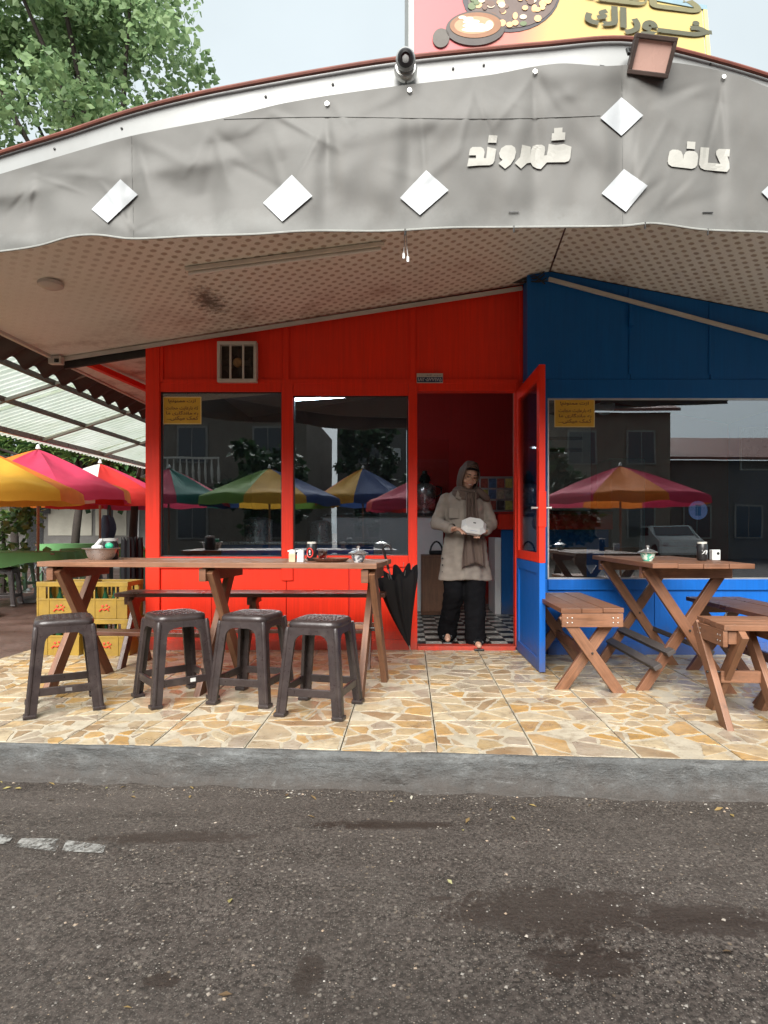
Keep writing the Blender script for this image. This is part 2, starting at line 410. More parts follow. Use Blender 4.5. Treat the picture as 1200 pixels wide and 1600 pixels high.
def concrete_kerb():
    t = NT('weathered_concrete'); v = t.pos(); vx = t.mapped(v, (.45, 1, 1.6)); a = t.noise(vx, 2.6, 9, .72); b_ = t.noise(vx, 7, 9, .75); f = t.noise(v, 110, 3)
    c = t.mix(t.ramp(a, [(.3, 0), (.7, 1)]), (.056, .058, .057), (.122, .127, .126))
    c = t.mix(t.ramp(b_, [(.52, 0), (.66, .6)]), c, (.20, .21, .208))
    c = t.mix(t.ramp(t.noise(vx, 5.5, 9, .75), [(.54, 0), (.66, .75)]), c, (.040, .036, .032))
    c = t.mix(t.ramp(f, [(.3, .4), (.5, 0)]), c, (.06, .055, .05))
    sz = t.n('ShaderNodeSeparateXYZ'); t.l(v, sz.inputs[0])
    dirt_ = t.ramp(t.math('ADD', sz.outputs[2], t.math('MULTIPLY', t.math('SUBTRACT', t.noise(v, 6, 9, .78), .5), .20)), [(-.15, .85), (-.02, 0)]) if False else t.ramp(t.math('ADD', t.math('MULTIPLY', sz.outputs[2], 5), t.math('MULTIPLY', t.noise(v, 6, 9, .78), 1.6)), [(.10, .85), (.62, 0)])
    c = t.mix(dirt_, c, (.052, .042, .035))
    c = t.mix(t.ramp(t.noise(v, 17, 8, .8), [(.58, 0), (.68, .6)]), c, (.19, .19, .18))
    c = t.mix(t.ramp(t.noise(vx, 30, 8, .8), [(.40, .55), (.54, 0)]), c, (.040, .036, .032))
    c = t.mix(t.ramp(t.noise(vx, 22, 8, .8), [(.58, 0), (.66, .5)]), c, (.21, .215, .21))
    return t.fin(c, t.ramp(a, [(.3, .5), (.7, .85)]), t.bump(f, .6, .007, t.bump(b_, .9, .02)))
M['kerb'] = concrete_kerb()
def kerb_pt(u, v):
    x = lerp(-5.2, 5.0, u); y0 = kerbY(x)
    prof = [(.030, .001), (.014, .002), (.004, -.004), (-.006, -.02), (-.012, -.06), (-.022, -.105), (-.04, -.135), (-.065, -.15), (-.075, -.20)]
    k = v * (len(prof) - 1); i = min(int(k), len(prof) - 2); f = k - i
    dy = lerp(prof[i][0], prof[i + 1][0], f); dz = lerp(prof[i][1], prof[i + 1][1], f)
    n = mnoise.fractal(V((x * 3.2, v * 1.5, 2)), 1, 2, 6) * .014; n2 = mnoise.noise(V((x * 11, v * 6, 8))) * .006 + mnoise.noise(V((x * 30, v * 14, 8))) * .0025
    low = max(0, v - .6) / .4
    crumb = low * (.045 * mnoise.fractal(V((x * 5, 0, 9)), 1, 2, 5))
    top = .004 * mnoise.noise(V((x * 4, 4, 4))) if v < .4 else 0
    return V((x, y0 + dy + n * min(1, v * 3) + n2 + crumb, dz + top - (0 if v > .12 else .001)))
mb = MB(); mb.grid(kerb_pt, 900, 30)
kerb = tag(mb.build('kerb', M['kerb'], smooth=True), kind='structure')

# painted mark left on the road
def roadpaint():
    t = NT('worn_road_paint'); v = t.pos()
    c = t.mix(t.ramp(t.noise(v, 40, 6, .7), [(.4, 0), (.6, 1)]), (.12, .115, .105), (.30, .30, .285))
    t.fin(c, .7, t.bump(t.noise(v, 85, 4), .5, .005))
    tp = t.n('ShaderNodeBsdfTransparent'); ms = t.n('ShaderNodeMixShader'); t.l(t.ramp(t.noise(v, 16, 8, .75), [(.42, 1), (.52, 0)]), ms.inputs[0])
    t.l(t.b.outputs[0], ms.inputs[1]); t.l(tp.outputs[0], ms.inputs[2]); t.l(ms.outputs[0], t.t.nodes['Material Output'].inputs[0]); return t.m
M['roadpaint'] = roadpaint()
for i, quad in enumerate((((-60, 1300), (22, 1304), (12, 1318), (-60, 1316)), ((34, 1308), (98, 1310), (86, 1330), (22, 1322)), ((104, 1312), (166, 1322), (160, 1334), (96, 1330)))):
    ps = [G(a, b, ROADZ) for a, b in quad]; ps = [V((p.x, p.y, road_z(p.x, p.y) + .004)) for p in ps]
    o = MB().add(ps, [(0, 1, 2, 3)]).build('road_mark', M['roadpaint']); tag(o, kind='structure')

# loose grit on the road
g = MB(); r2 = random.Random(3)
for i in range(2300):
    px = r2.uniform(-60, 1260); py = 1236 + (r2.random() ** 1.3) * 390
    p = G(px, py, ROADZ)
    if i < 420: p.y = kerbY(p.x) - .075 - abs(r2.gauss(0, .05))       # grit gathers along the kerb
    p.z = road_z(p.x, p.y)
    if p.y > kerbY(p.x) - .07: continue
    s = r2.uniform(.0012, .0034) if r2.random() < .95 else r2.uniform(.004, .0075)
    a = r2.random() * 6; pts = [p + V((s * r2.uniform(.6, 1.3) * math.cos(a + k * 1.57), s * r2.uniform(.6, 1.3) * math.sin(a + k * 1.57), .001)) for k in range(4)]
    top = p + V((0, 0, s * r2.uniform(.5, .9)))
    g.add(pts + [top], [(0, 1, 4), (1, 2, 4), (2, 3, 4), (3, 0, 4)])
def grit():
    t = NT('grit'); geo = t.n('ShaderNodeNewGeometry'); return t.fin(t.ramp(geo.outputs['Random Per Island'], [(0, (.12, .11, .10)), (.5, (.30, .28, .25)), (.8, (.34, .25, .17)), (1, (.55, .54, .50))]), .8)
tag(g.build('gravel', grit()), 'loose pale grit scattered over the asphalt', 'gravel', kind='stuff')

lt = MB(); r2 = random.Random(8)
for i in range(46):
    x = r2.uniform(-2.2, 2.0); y = kerbY(x) - .08 - abs(r2.gauss(0, .12)) if i < 34 else r2.uniform(-4.2, -2.9); z = road_z(x, y) + .004; a = r2.random() * 6.28; s = r2.uniform(.010, .024)
    e1 = V((math.cos(a), math.sin(a), r2.uniform(-.1, .3))) * s; e2 = V((-math.sin(a), math.cos(a), r2.uniform(0, .3))) * s * .35; p = V((x, y, z)); lt.add([p - e1, p + e2 + V((0, 0, .003)), p + e1, p - e2 + V((0, 0, .002))], [(0, 1, 2), (0, 2, 3)])
def litter_mat():
    t = NT('dry_leaf'); geo = t.n('ShaderNodeNewGeometry'); return t.fin(t.ramp(geo.outputs['Random Per Island'], [(0, (.10, .06, .03)), (.5, (.22, .15, .05)), (.85, (.30, .28, .10)), (1, (.4, .38, .32))]), .8)
tag(lt.build('leaf_litter', litter_mat()), 'small dry leaves and scraps lying along the kerb', 'litter', kind='stuff')
# patio: tiles of broken stone set in cream cement
def patio_wear(t, v, c):
    c = t.mix(t.ramp(t.noise(v, 2.1, 8, .72), [(.42, 0), (.72, .55)]), c, (.46, .40, .29))
    c = t.mix(t.ramp(t.noise(v, 6.5, 9, .78), [(.51, 0), (.63, .65)]), c, (.17, .12, .075))
    return t.mix(t.ramp(t.noise(v, 34, 6, .8), [(.60, 0), (.68, .65)]), c, (.09, .068, .048))
def cement():
    t = NT('cream_cement'); v = t.pos(); a = t.noise(v, 3, 7, .7); f = t.noise(v, 60, 5, .7)
    c = t.mix(t.ramp(a, [(.3, 0), (.7, 1)]), (.31, .27, .20), (.46, .42, .335))
    c = t.mix(t.ramp(t.noise(v, 11, 8, .75), [(.56, 0), (.64, .75)]), c, (.17, .13, .09))
    c = t.mix(t.ramp(f, [(.30, .7), (.42, 0)]), c, (.13, .10, .07))
    c = patio_wear(t, v, c)
    return t.fin(c, t.ramp(a, [(.3, .25), (.7, .6)]), t.bump(f, .25, .003), spec=.3)
M['cement'] = cement()
stone_cols = [(.37, .22, .08), (.41, .295, .16), (.33, .25, .16), (.42, .34, .22), (.25, .16, .085), (.29, .235, .18), (.40, .235, .075), (.37, .265, .14)]
def stone(i, col):
    t = NT('patio_stone_%d' % i); v = t.pos(); a = t.noise(v, 6, 7, .7); f = t.noise(v, 40, 5, .7)
    c = t.mix(t.ramp(a, [(.25, 0), (.75, 1)]), tuple(x * .68 for x in col), tuple(min(1, x * 1.18) for x in col))
    c = t.mix(t.ramp(t.noise(v, 17, 8, .8), [(.55, 0), (.66, .6)]), c, (.20, .13, .075))
    c = t.mix(t.ramp(t.noise(v, 13, 8, .8), [(.60, 0), (.66, .6)]), c, (.66, .60, .48))
    c = t.mix(t.ramp(f, [(.32, .45), (.45, 0)]), c, (.11, .08, .05))
    c = patio_wear(t, v, c)
    return t.fin(c, t.ramp(a, [(.3, .2), (.7, .5)]), t.bump(f, .3, .004, t.bump(a, .35, .01)), spec=.4)
SM = [stone(i, c) for i, c in enumerate(stone_cols)]
TS = .457; PX0, PX1 = -3.3, 4.6
base = MB(); base.add([(PX0, kerbY(PX0) + .012, -.03), (PX1, kerbY(PX1) + .012, -.03), (PX1, .6, -.03), (PX0, .6, -.03)], [(0, 1, 2, 3)])
M['joint'] = mat('dark_joint', (.05, .042, .035), .9, .3, 20, .1)
patio = tag(base.build('patio', M['joint']), kind='structure')
def clip(poly, a, b, c):      # keep a*x+b*y<=c
    o = []
    for i in range(len(poly)):
        p, q = poly[i], poly[(i + 1) % len(poly)]; dp = a * p[0] + b * p[1] - c; dq = a * q[0] + b * q[1] - c
        if dp <= 0: o.append(p)
        if (dp < 0 < dq) or (dq < 0 < dp): t = dp / (dp - dq); o.append((p[0] + (q[0] - p[0]) * t, p[1] + (q[1] - p[1]) * t))
    return o
def area(p): return .5 * abs(sum(p[i][0] * p[(i+1) % len(p)][1] - p[(i+1) % len(p)][0] * p[i][1] for i in range(len(p))))
stones = []; rs = random.Random(11)
ydiv = [None] + [-1.98 + TS * k for k in range(6)]
ydiv[-1] = .0
x0s = .13 - TS * 8
xi = 0
while True:
    xa = max(x0s + TS * xi, PX0); xb = min(x0s + TS * (xi + 1), PX1); xi += 1
    if xb <= PX0 + .02: continue
    if xa >= PX1 - .02: break
    rows = [(kerbY, lambda x: -1.98)] + [((lambda x, k=k: -1.98 + TS * k), (lambda x, k=k: min(-1.98 + TS * (k + 1), .62 if xb < -2.25 else .02))) for k in range(6)]
    for lo, hi in rows:
        j = .0032
        ya, yb = lo(xa) + (.022 if lo is kerbY else 0), lo(xb) + (.022 if lo is kerbY else 0); yc = hi(xa)
        if yc - ya < .05: continue
        poly = [(xa + j, ya + j), (xb - j, yb + j), (xb - j, yc - j), (xa + j, yc - j)]
        z = rs.uniform(-.0015, .0015)
        m = MB(); m.prism([(x, y, z) for x, y in poly], (0, 0, -.028))
        tile = m.build('tile', M['cement'], patio)
        n = rs.randint(11, 21); seeds = [(rs.uniform(xa, xb), rs.uniform(ya, yc)) for _ in range(n)]
        for i, s in enumerate(seeds):
            if rs.random() < .13: continue
            p = poly
            for k, q in enumerate(seeds):
                if k == i: continue
                mx, my = (s[0] + q[0]) / 2, (s[1] + q[1]) / 2; a, b = q[0] - s[0], q[1] - s[1]; l = math.hypot(a, b) or 1
                p = clip(p, a / l, b / l, (a * mx + b * my) / l - rs.uniform(.002, .011))
                if len(p) < 3: break
            if len(p) < 3 or area(p) < .0009: continue
            cx_ = sum(q[0] for q in p) / len(p); cy_ = sum(q[1] for q in p) / len(p); k = rs.uniform(.90, .99)
            q2 = []
            for a_, b_ in zip(p, p[1:] + p[:1]):           # broken, uneven outline
                q2.append(a_)
                nb = int(math.dist(a_, b_) / .035)
                for t_ in [(q_ + 1) / (nb + 1) for q_ in range(nb)]: q2.append((lerp(a_[0], b_[0], t_) + rs.uniform(-.006, .006), lerp(a_[1], b_[1], t_) + rs.uniform(-.006, .006)))
            p = [(cx_ + (q[0] - cx_) * k * rs.uniform(.95, 1.0), cy_ + (q[1] - cy_) * k * rs.uniform(.95, 1.0)) for q in q2]
            d = max(.5, cy_ + D); vis = area(p) / d ** 3 * (1 if abs(cx_ + .06) / d < .66 else .0)
            stones.append((vis, p, z + rs.uniform(.0012, .003), tile))
stones.sort(key=lambda s: -s[0])
def stone_geo(m, p, z):
    n = len(p); cx_ = sum(q[0] for q in p) / n; cy_ = sum(q[1] for q in p) / n
    ring = [(x, y, z - .004) for x, y in p] + [(cx_ + (x - cx_) * .965, cy_ + (y - cy_) * .965, z) for x, y in p]
    m.add(ring, [tuple(range(n, 2 * n))] + [(i, (i+1) % n, n + (i+1) % n, n + i) for i in range(n)])
for vis, p, z, tile in stones[:300]:
    m = MB(); stone_geo(m, p, z); o = m.build('stone', rs.choice(SM), tile)
rest = [MB() for _ in SM]
for vis, p, z, tile in stones[300:]: stone_geo(rs.choice(rest), p, z)
allm = MB()
me_rest = []
bmr = bmesh.new()
for i, m in enumerate(rest):
    for f in m.bm.faces: f.material_index = i
    me = m.mesh('stone_rest'); bmr.from_mesh(me)
mer = bpy.data.meshes.new('stones'); bmr.to_mesh(mer); bmr.free()
for m in SM: mer.materials.append(m)
tag(link('stones', mer, None, patio), kind='stuff')

# ------------------------------------------------------------------ the cafe building
BY = -.2                       # front of the blue wall
def W(px, py, y=0.0): return P(px, py, D + y)
def XW(px, y=0.0): return (px - CX) * (D + y) / F
def ZW(py, y=0.0): return CH + (CY - py) * (D + y) / F
RX = 1.17; RZ = 3.205
def ceilz(x): return RZ - .1607 * (RX - x) if x <= RX else RZ - .19 * (x - RX)
cafe = thing('cafe_building', 'low cafe with red left front, navy blue right front and wide patterned eaves', 'building', (0, 0, 0))
XL, XE = -2.29, .985           # red wall ends
W1 = (XW(250), XW(440), ZW(870), ZW(612)); W2 = (XW(458), XW(638), ZW(868), ZW(618)); DR = (XW(652), XW(805), 0.0, ZW(611))
def wallpart(name, x0, x1, z0, z1, m, y0=0.0, th=.06, bev=.003):
    return MB().box(x0, x1, y0, y0 + th, z0, z1, bev).build(name, m, cafe)
# red frame members
wallpart('corner_post', XL, W1[0], 0, ceilz(XL) - .01, M['red'], -.012, .09, .006)
wallpart('mullion', W1[1], W2[0], .60, 2.32, M['red'], -.006, .08, .005)
wallpart('door_jamb', W2[1], DR[0], 0, 2.32, M['red'], -.008, .1, .005)
wallpart('door_jamb', DR[1], XE, 0.02, 2.32, M['red'], -.008, .1, .005)
wallpart('window_sill_rail', W1[0] + .001, W1[1] - .001, W1[2] - .10, W1[2], M['red'], -.010, .08, .005)
wallpart('window_sill_rail', W2[0] + .001, W2[1] - .001, W2[2] - .10, W2[2], M['red'], -.010, .08, .005)
wallpart('head_rail', W1[0] + .001, W1[1] - .001, W1[3], 2.32, M['red'], -.003, .07, .004)
wallpart('head_rail', W2[0] + .001, W2[1] - .001, W2[3], 2.321, M['red'], -.003, .07, .004)
wallpart('head_rail', DR[0] + .001, DR[1] - .001, DR[3], 2.32, M['red'], -.003, .1, .004)
wallpart('threshold', DR[0] + .001, DR[1] - .001, -.02, .035, M['red'], -.03, .13, .005)
wallpart('skirting', W1[0] + .001, W2[1] - .001, -.02, .09, M['red'], -.014, .07, .004)
xs = [W1[0], XW(330), XW(447), XW(545), W2[1]]
for a, b in zip(xs, xs[1:]): wallpart('lower_panel', a + .002, b - .002, .085, W2[2] - .095, M['red'], .012, .03, .004)
# upper panels run up to the sloping ceiling
def upper(name, x0, x1, z0, m, y0=0.0, th=.04):
    mb = MB(); mb.prism([(x0, y0, z0), (x1, y0, z0), (x1, y0, ceilz(x1) - .004), (x0, y0, ceilz(x0) - .004)], (0, th, 0)); return mb.build(name, m, cafe)
ux = [XL + .125, XW(447), XW(645), XE]
for a, b in zip(ux, ux[1:]): upper('upper_panel', a + .004, b - .004, 2.318, M['red'], .012)
for a in ux[1:-1]: wallpart('batten', a - .024, a + .024, 2.325, ceilz(a) - .01, M['red'], -.004, .016, .003)
wallpart('batten', XL + .10, XL + .15, 2.325, ceilz(XL) - .01, M['red'], -.004, .016, .003)
wallpart('batten', XE - .03, XE, 2.325, ceilz(XE) - .01, M['red'], -.004, .016, .003)
wallpart('head_batten', XL + .152, XE - .032, 2.31, 2.35, M['red'], -.006, .018, .003)
# window panes
def window(name, x0, x1, z0, z1, y, fm, fw=.014):
    f = MB(); f.box(x0, x1, y - .012, y + .02, z0, z0 + fw); f.box(x0, x1, y - .012, y + .02, z1 - fw, z1); f.box(x0, x0 + fw, y - .0121, y + .0201, z0 + fw, z1 - fw); f.box(x1 - fw, x1, y - .0121, y + .0201, z0 + fw, z1 - fw)
    o = f.build(name, fm, cafe); g = MB(); g.box(x0 + fw - .004, x1 - fw + .004, y, y + .006, z0 + fw - .004, z1 - fw + .004); g.build('pane', M['window_glass'], o); return o
window('window', *W1, .03, M['black_metal'], .008); window('window', *W2, .03, M['black_metal'], .008)
# blue wall
BX0 = .985; BX1 = 4.6
WB = (XW(856, BY), 3.75, ZW(905, BY), ZW(622, BY))
MB().box(BX0, WB[0], BY, .1, 0, WB[2] + .0, .006).build('corner_post', M['blue'], cafe)
MB().box(BX0, WB[0], BY, .1, WB[2] + .002, 2.30, .006).build('corner_post', M['navy'], cafe)
wallpart('head_rail', WB[0] + .001, BX1, WB[3], 2.30, M['navy'], BY - .002, .07, .004)
wallpart('window_sill_rail', WB[0] + .001, BX1, WB[2] - .09, WB[2], M['blue'], BY - .014, .09, .005)
wallpart('end_post', WB[1], BX1, WB[2] + .001, WB[3] - .001, M['navy'], BY, .06)
wallpart('skirting', WB[0] + .001, BX1, -.02, .10, M['blue'], BY - .01, .06, .004)
for a, b in ((WB[0], 2.05), (2.05, 3.05), (3.05, BX1)): wallpart('lower_panel', a + .002, b - .002, .095, WB[2] - .085, M['blue'], BY + .012, .03, .004)
bx = [BX0, XW(985, BY), XW(1110, BY), 3.3, BX1]
for a, b in zip(bx, bx[1:]):
    if a < RX < b:
        mb = MB(); mb.prism([(a, BY + .006, 2.302), (b, BY + .006, 2.302), (b, BY + .006, ceilz(b) - .004), (RX, BY + .006, RZ - .004), (a, BY + .006, ceilz(a) - .004)], (0, .04, 0)); mb.build('upper_panel', M['navy'], cafe)
    else: upper('upper_panel', a + .004, b - .004, 2.302, M['navy'], BY + .006)
for a in bx[1:-1]: wallpart('batten', a - .012, a + .012, 2.34, ceilz(a) - .01, M['navy'], BY - .004, .014, .003)
MB().box(BX0, BX0 + .03, BY + .05, 0.0, 2.30, ceilz(BX0) - .01).build('return_panel', M['navy'], cafe)
MB().box(XW(985, BY) - .02, XW(985, BY) + .02, BY - .03, BY, 2.74, 2.86, .004).build('bracket', M['navy'], cafe)
window('window', *WB, BY + .02, M['alu'], .012)
# open door leaf (hinged on the right jamb, swung out over the patio)
dr = MB(); hx, hy = .945, -.025; ex, ey = .962, -.875; th = .045
def leafbar(a, b, z0, z1, m_, t_=th, off=0):
    ax = V((ex - hx, ey - hy, 0)); L = ax.length; ax.normalize(); s = V((-ax.y, ax.x, 0))
    p0 = V((hx, hy, (z0 + z1) / 2)) + ax * a * L + s * off; p1 = V((hx, hy, (z0 + z1) / 2)) + ax * b * L + s * off
    return m_.bar(p0, p1, t_, z1 - z0, bev=.003)
LZ0, LZ1, LM = -.012 + .02, 2.24, .80
m_ = MB(); leafbar(0, .09, LM, LZ1, m_); leafbar(.90, 1, LM, LZ1, m_); leafbar(.0901, .8999, LZ1 - .09, LZ1, m_); leafbar(.0901, .8999, LM + .001, LM + .07, m_)
door = m_.build('door', M['red'], cafe); tag(door, 'open door leaf, red glazed above and bright blue below')
m_ = MB(); leafbar(.088, .902, LM + .06, LZ1 - .085, m_, .006); m_.build('glass', M['door_glass'], door)
m_ = MB(); leafbar(0, .10, LZ0, LM - .002, m_); leafbar(.90, 1, LZ0, LM - .002, m_); leafbar(.1001, .8999, LM - .08, LM - .002, m_); leafbar(.1001, .8999, LZ0, LZ0 + .09, m_); m_.build('lower_frame', M['blue'], door)
m_ = MB(); leafbar(.09, .91, LZ0 + .08, LM - .07, m_, .018); m_.build('lower_panel', M['blue'], door)
m_ = MB(); m_.box(.935, .990, ey - .006, ey + .07, 1.06, 1.32, .004); m_.build('lock_case', M['red'], door)
m_ = MB(); m_.tube([(.985, ey + .03, 1.20), (1.02, ey + .03, 1.20), (1.035, ey + .03, 1.20)], [.008, .008, .011], 8); m_.tube([(.938, ey + .03, 1.20), (.905, ey + .03, 1.20), (.888, ey + .03, 1.20)], [.008, .008, .011], 8); m_.build('handle', M['alu'], door, True)
for z in (.3, 1.1, 2.05):
    MB().tube([(.935, -.026, z - .05), (.935, -.026, z + .05)], .012, 8).build('hinge', M['red'], door, True)

# canopy: plan line of the fascia (photo x -> depth), its top and the ceiling
DT = [(-241, 3.30), (-100, 3.18), (0, 3.08), (150, 2.94), (300, 2.84), (460, 2.79), (640, 2.775), (975, 2.80), (1200, 2.92), (1400, 3.08), (1700, 3.35)]
TOP = [(-241, 318), (-100, 271), (0, 236), (100, 205), (200, 172), (300, 146), (400, 126), (500, 108), (600, 92), (700, 80), (850, 66), (975, 57), (1055, 74), (1200, 115), (1400, 190), (1700, 310)]
FT = [(-241, 352), (-100, 303), (0, 272), (100, 242), (190, 216), (250, 203), (350, 184), (450, 160), (600, 137), (765, 117), (835, 104), (880, 99), (945, 103), (1000, 100), (1055, 98), (1150, 117), (1200, 136), (1400, 206), (1700, 330)]
FB = [(-241, 418), (-100, 405), (0, 394), (60, 385), (110, 371), (150, 368), (205, 374), (300, 370), (400, 367), (480, 362), (600, 362), (700, 357), (800, 356), (975, 354), (1020, 350), (1100, 360), (1200, 364), (1400, 378), (1700, 405)]
def front(px, py, off=0.0): return P(px, py, sinterp(DT, px) - off)
pxs = [-241 + 1941 * i / 120 for i in range(121)]
def planY(x):       # depth of the fascia at a world x
    lo, hi = -241, 1700
    for _ in range(40):
        mid = (lo + hi) / 2
        if (mid - CX) * sinterp(DT, mid) / F < x: lo = mid
        else: hi = mid
    return sinterp(DT, lo) - D
mb = MB()      # white fascia board (a bent strip with real thickness)
for q0, q1 in zip(pxs, pxs[1:]):
    a, b = front(q0, sinterp(TOP, q0) + 7), front(q1, sinterp(TOP, q1) + 7); c, d = front(q1, 330), front(q0, 330)
    n = V((0, .03, 0)); mb.add([a, b, c, d, a + n, b + n, c + n, d + n], [(0, 1, 2, 3), (4, 7, 6, 5), (0, 4, 5, 1), (3, 2, 6, 7)])
bmesh.ops.remove_doubles(mb.bm, verts=mb.bm.verts, dist=1e-4)
mb.build('fascia_board', M['fascia'], cafe, True)
pts = [front(q, sinterp(TOP, q) + 3, .02) for q in pxs]
MB().tube(pts, .011, 8).build('roof_edge', M['roof_edge'], cafe, True)
# rivets of the fascia
for q in (85, 190, 415, 520, 708, 756, 1110):
    p = front(q, lerp(sinterp(TOP, q), sinterp(FT, q), .62), .004); MB().ell(p, (.006, .004, .006), 8, 6).build('rivet', M['black_metal'], cafe)
# roof sheets (corrugated, end wave seen at the left eave)
def roofz(x, y):   # rises a little from the ceiling to the fascia top
    return ceilz(x) + .07
XEAVE = -3.06
mb = MB()
def roofpt(u, v):
    y = lerp(-1.98, 7.0, u); x = lerp(XEAVE - .24, RX, v); return V((x, y, roofz(x, y) - .11 * (1 - min(1, max(0, (x - XEAVE + .24) / .24))) + .034 * math.sin(y * 2 * math.pi / .29)))
mb.grid(roofpt, 640, 26); mb.build('roof_sheet', M['roof_sheet'], cafe, True)
mb = MB(); mb.grid(lambda u, v: V((lerp(RX, 4.9, u), lerp(-2.2, 7, v), roofz(lerp(RX, 4.9, u), 0))), 4, 4); mb.build('roof_sheet', M['roof_sheet'], cafe)
def ceiling_mat():
    t = NT('patterned_ceiling_panel'); v = t.pos(); s = t.n('ShaderNodeSeparateXYZ'); t.l(v, s.inputs[0])
    row = t.math('MULTIPLY', s.outputs[1], 1 / .0575); ri = t.math('FLOOR', row); par = t.math('MODULO', t.math('ADD', ri, 1000), 2)
    cx_ = t.math('ADD', t.math('MULTIPLY', s.outputs[0], 1 / .088), t.math('MULTIPLY', par, .5))
    dx = t.math('MULTIPLY', t.math('SUBTRACT', t.math('FRACT', cx_), .5), .088); dy = t.math('MULTIPLY', t.math('SUBTRACT', t.math('FRACT', row), .5), .0575)
    r = t.math('SQRT', t.math('ADD', t.math('MULTIPLY', dx, dx), t.math('MULTIPLY', dy, dy)))
    r = t.math('ADD', r, t.math('MULTIPLY', t.math('SUBTRACT', t.noise(v, 60, 3), .5), .012))
    dot = t.ramp(t.math('MULTIPLY', r, 20), [(.30, 1), (.46, 0)])
    big = t.noise(v, 1.2, 6, .6)
    fade = t.ramp(t.math('ADD', t.math('MULTIPLY', t.math('ADD', s.outputs[0], 3.0), .3), t.math('MULTIPLY', big, .3)), [(.30, .06), (.62, .85)])  # dots washed out towards the left, sky sheen put into the colour
    base_ = t.mix(t.ramp(big, [(.3, 0), (.7, 1)]), (.74, .71, .62), (.83, .80, .73))
    grain = t.noise(v, 160, 3)
    base_ = t.mix(t.ramp(grain, [(.35, .35), (.6, 0)]), base_, (.52, .43, .32))
    c = t.mix(t.math('MULTIPLY', dot, fade), base_, (.36, .27, .185))
    # rust run-off near the wall and one sooty patch
    edge = t.ramp(s.outputs[1], [(0, 0), (1, 1)])
    rust = t.math('MULTIPLY', t.ramp(t.math('ADD', s.outputs[1], .9), [(.1, 0), (.85, 1)]), t.ramp(t.noise(v, 2.3, 7, .7), [(.50, 0), (.68, .85)]))
    c = t.mix(rust, c, (.21, .10, .045))
    return t, v, c
def ray_ceiling(px, py):
    lo, hi = 2.0, 8.0
    for _ in range(40):
        mid = (lo + hi) / 2; p = P(px, py, mid)
        if p.z < ceilz(p.x): lo = mid
        else: hi = mid
    return P(px, py, lo)
t, v, c = ceiling_mat()
sp = ray_ceiling(326, 470)
mp = t.mapped(v, (1 / .13, 1 / .30, 0), (-sp.x / .13, -sp.y / .30, 0)); ln = t.n('ShaderNodeVectorMath', operation='LENGTH'); t.l(mp, ln.inputs[0])
soot = t.ramp(t.math('ADD', ln.outputs['Value'], t.math('MULTIPLY', t.math('SUBTRACT', t.noise(v, 26, 6, .7), .5), 2.6)), [(.2, .85), (1.15, 0)])
c = t.mix(soot, c, (.05, .035, .025))
M['ceiling'] = t.fin(c, .38, t.bump(t.noise(v, 180, 2), .05, .002), spec=.5)
def ceiling_side(x0, x1, n, y1):
    mb = MB(); xs_ = [lerp(x0, x1, i / n) for i in range(n + 1)]
    for a, b in zip(xs_, xs_[1:]):
        fa, fb = planY(a) + .05, planY(b) + .05
        q = [V((a, fa, ceilz(a))), V((b, fb, ceilz(b))), V((b, y1, ceilz(b))), V((a, y1, ceilz(a)))]; up = V((0, 0, .02))
        mb.add(q + [p + up for p in q], [(0, 1, 2, 3), (7, 6, 5, 4)])
    bmesh.ops.remove_doubles(mb.bm, verts=mb.bm.verts, dist=1e-5); return mb.build('ceiling_panel', M['ceiling'], cafe)
ceiling_side(XEAVE, RX, 24, .0); ceiling_side(RX, 4.6, 16, BY + .0)
mb = MB(); mb.add([(XEAVE, .001, ceilz(XEAVE) - .012), (XL, .001, ceilz(XL) - .012), (XL, 6, ceilz(XL) - .012), (XEAVE, 6, ceilz(XEAVE) - .012)], [(0, 1, 2, 3)]); mb.build('side_soffit', M['ceiling'], cafe)
# ridge seam, eave trim, wall trims
MB().bar((1.0, planY(1.0) + .1, RZ - .006), (RX, BY, RZ - .006), .012, .008).build('ridge_seam', M['wood3'], cafe)
MB().bar((XEAVE, -1.98, ceilz(XEAVE) - .008), (XEAVE, 6, ceilz(XEAVE) - .008), .035, .03, bev=.004).build('eave_trim', M['white_paint'], cafe)
a, b = V((XEAVE + .03, -.03, ceilz(XEAVE + .03) - .02)), V((XW(815), -.03, ceilz(XW(815)) - .045))
MB().bar(a, b, .022, .034, bev=.004).build('wall_trim', M['white_paint'], cafe)
a = W(857, 436, BY - .02); b = W(1290, 552, BY - .02)
MB().bar(a, b, .022, .034, bev=.004).build('wall_trim', M['white_paint'], cafe)
MB().bar((XEAVE + .05, .02, ceilz(XEAVE) - .05), (XL, .02, ceilz(XL) - .06), .03, .065).build('beam', M['black_metal'], cafe)
MB().bar((XEAVE + .25, .05, 2.50), (XL - .01, 5.2, 2.50), .05, .05).build('beam', M['red'], cafe)
for i in range(5):
    q = [ray_ceiling(845 + rnd.uniform(-6, 10), 440 + rnd.uniform(-3, 6)) for _ in range(3)]
    MB().tube([W(752 + i * 12, 446 - i * 2, -.05), W(800, 442 + rnd.uniform(-4, 3), -.06), W(838 + rnd.uniform(-3, 6), 436 + rnd.uniform(-6, 6), -.22), W(853 + rnd.uniform(-3, 3), 424 + i * 5, -.25)], .006, 6).build('cable', M['black_metal'], cafe, True)
MB().lathe([(0, -.03), (.06, -.028), (.075, 0), (0, 0.002)], 20, (-2.42, .7, ceilz(-2.42) - .02)).build('soffit_lamp', M['white'], cafe, True)

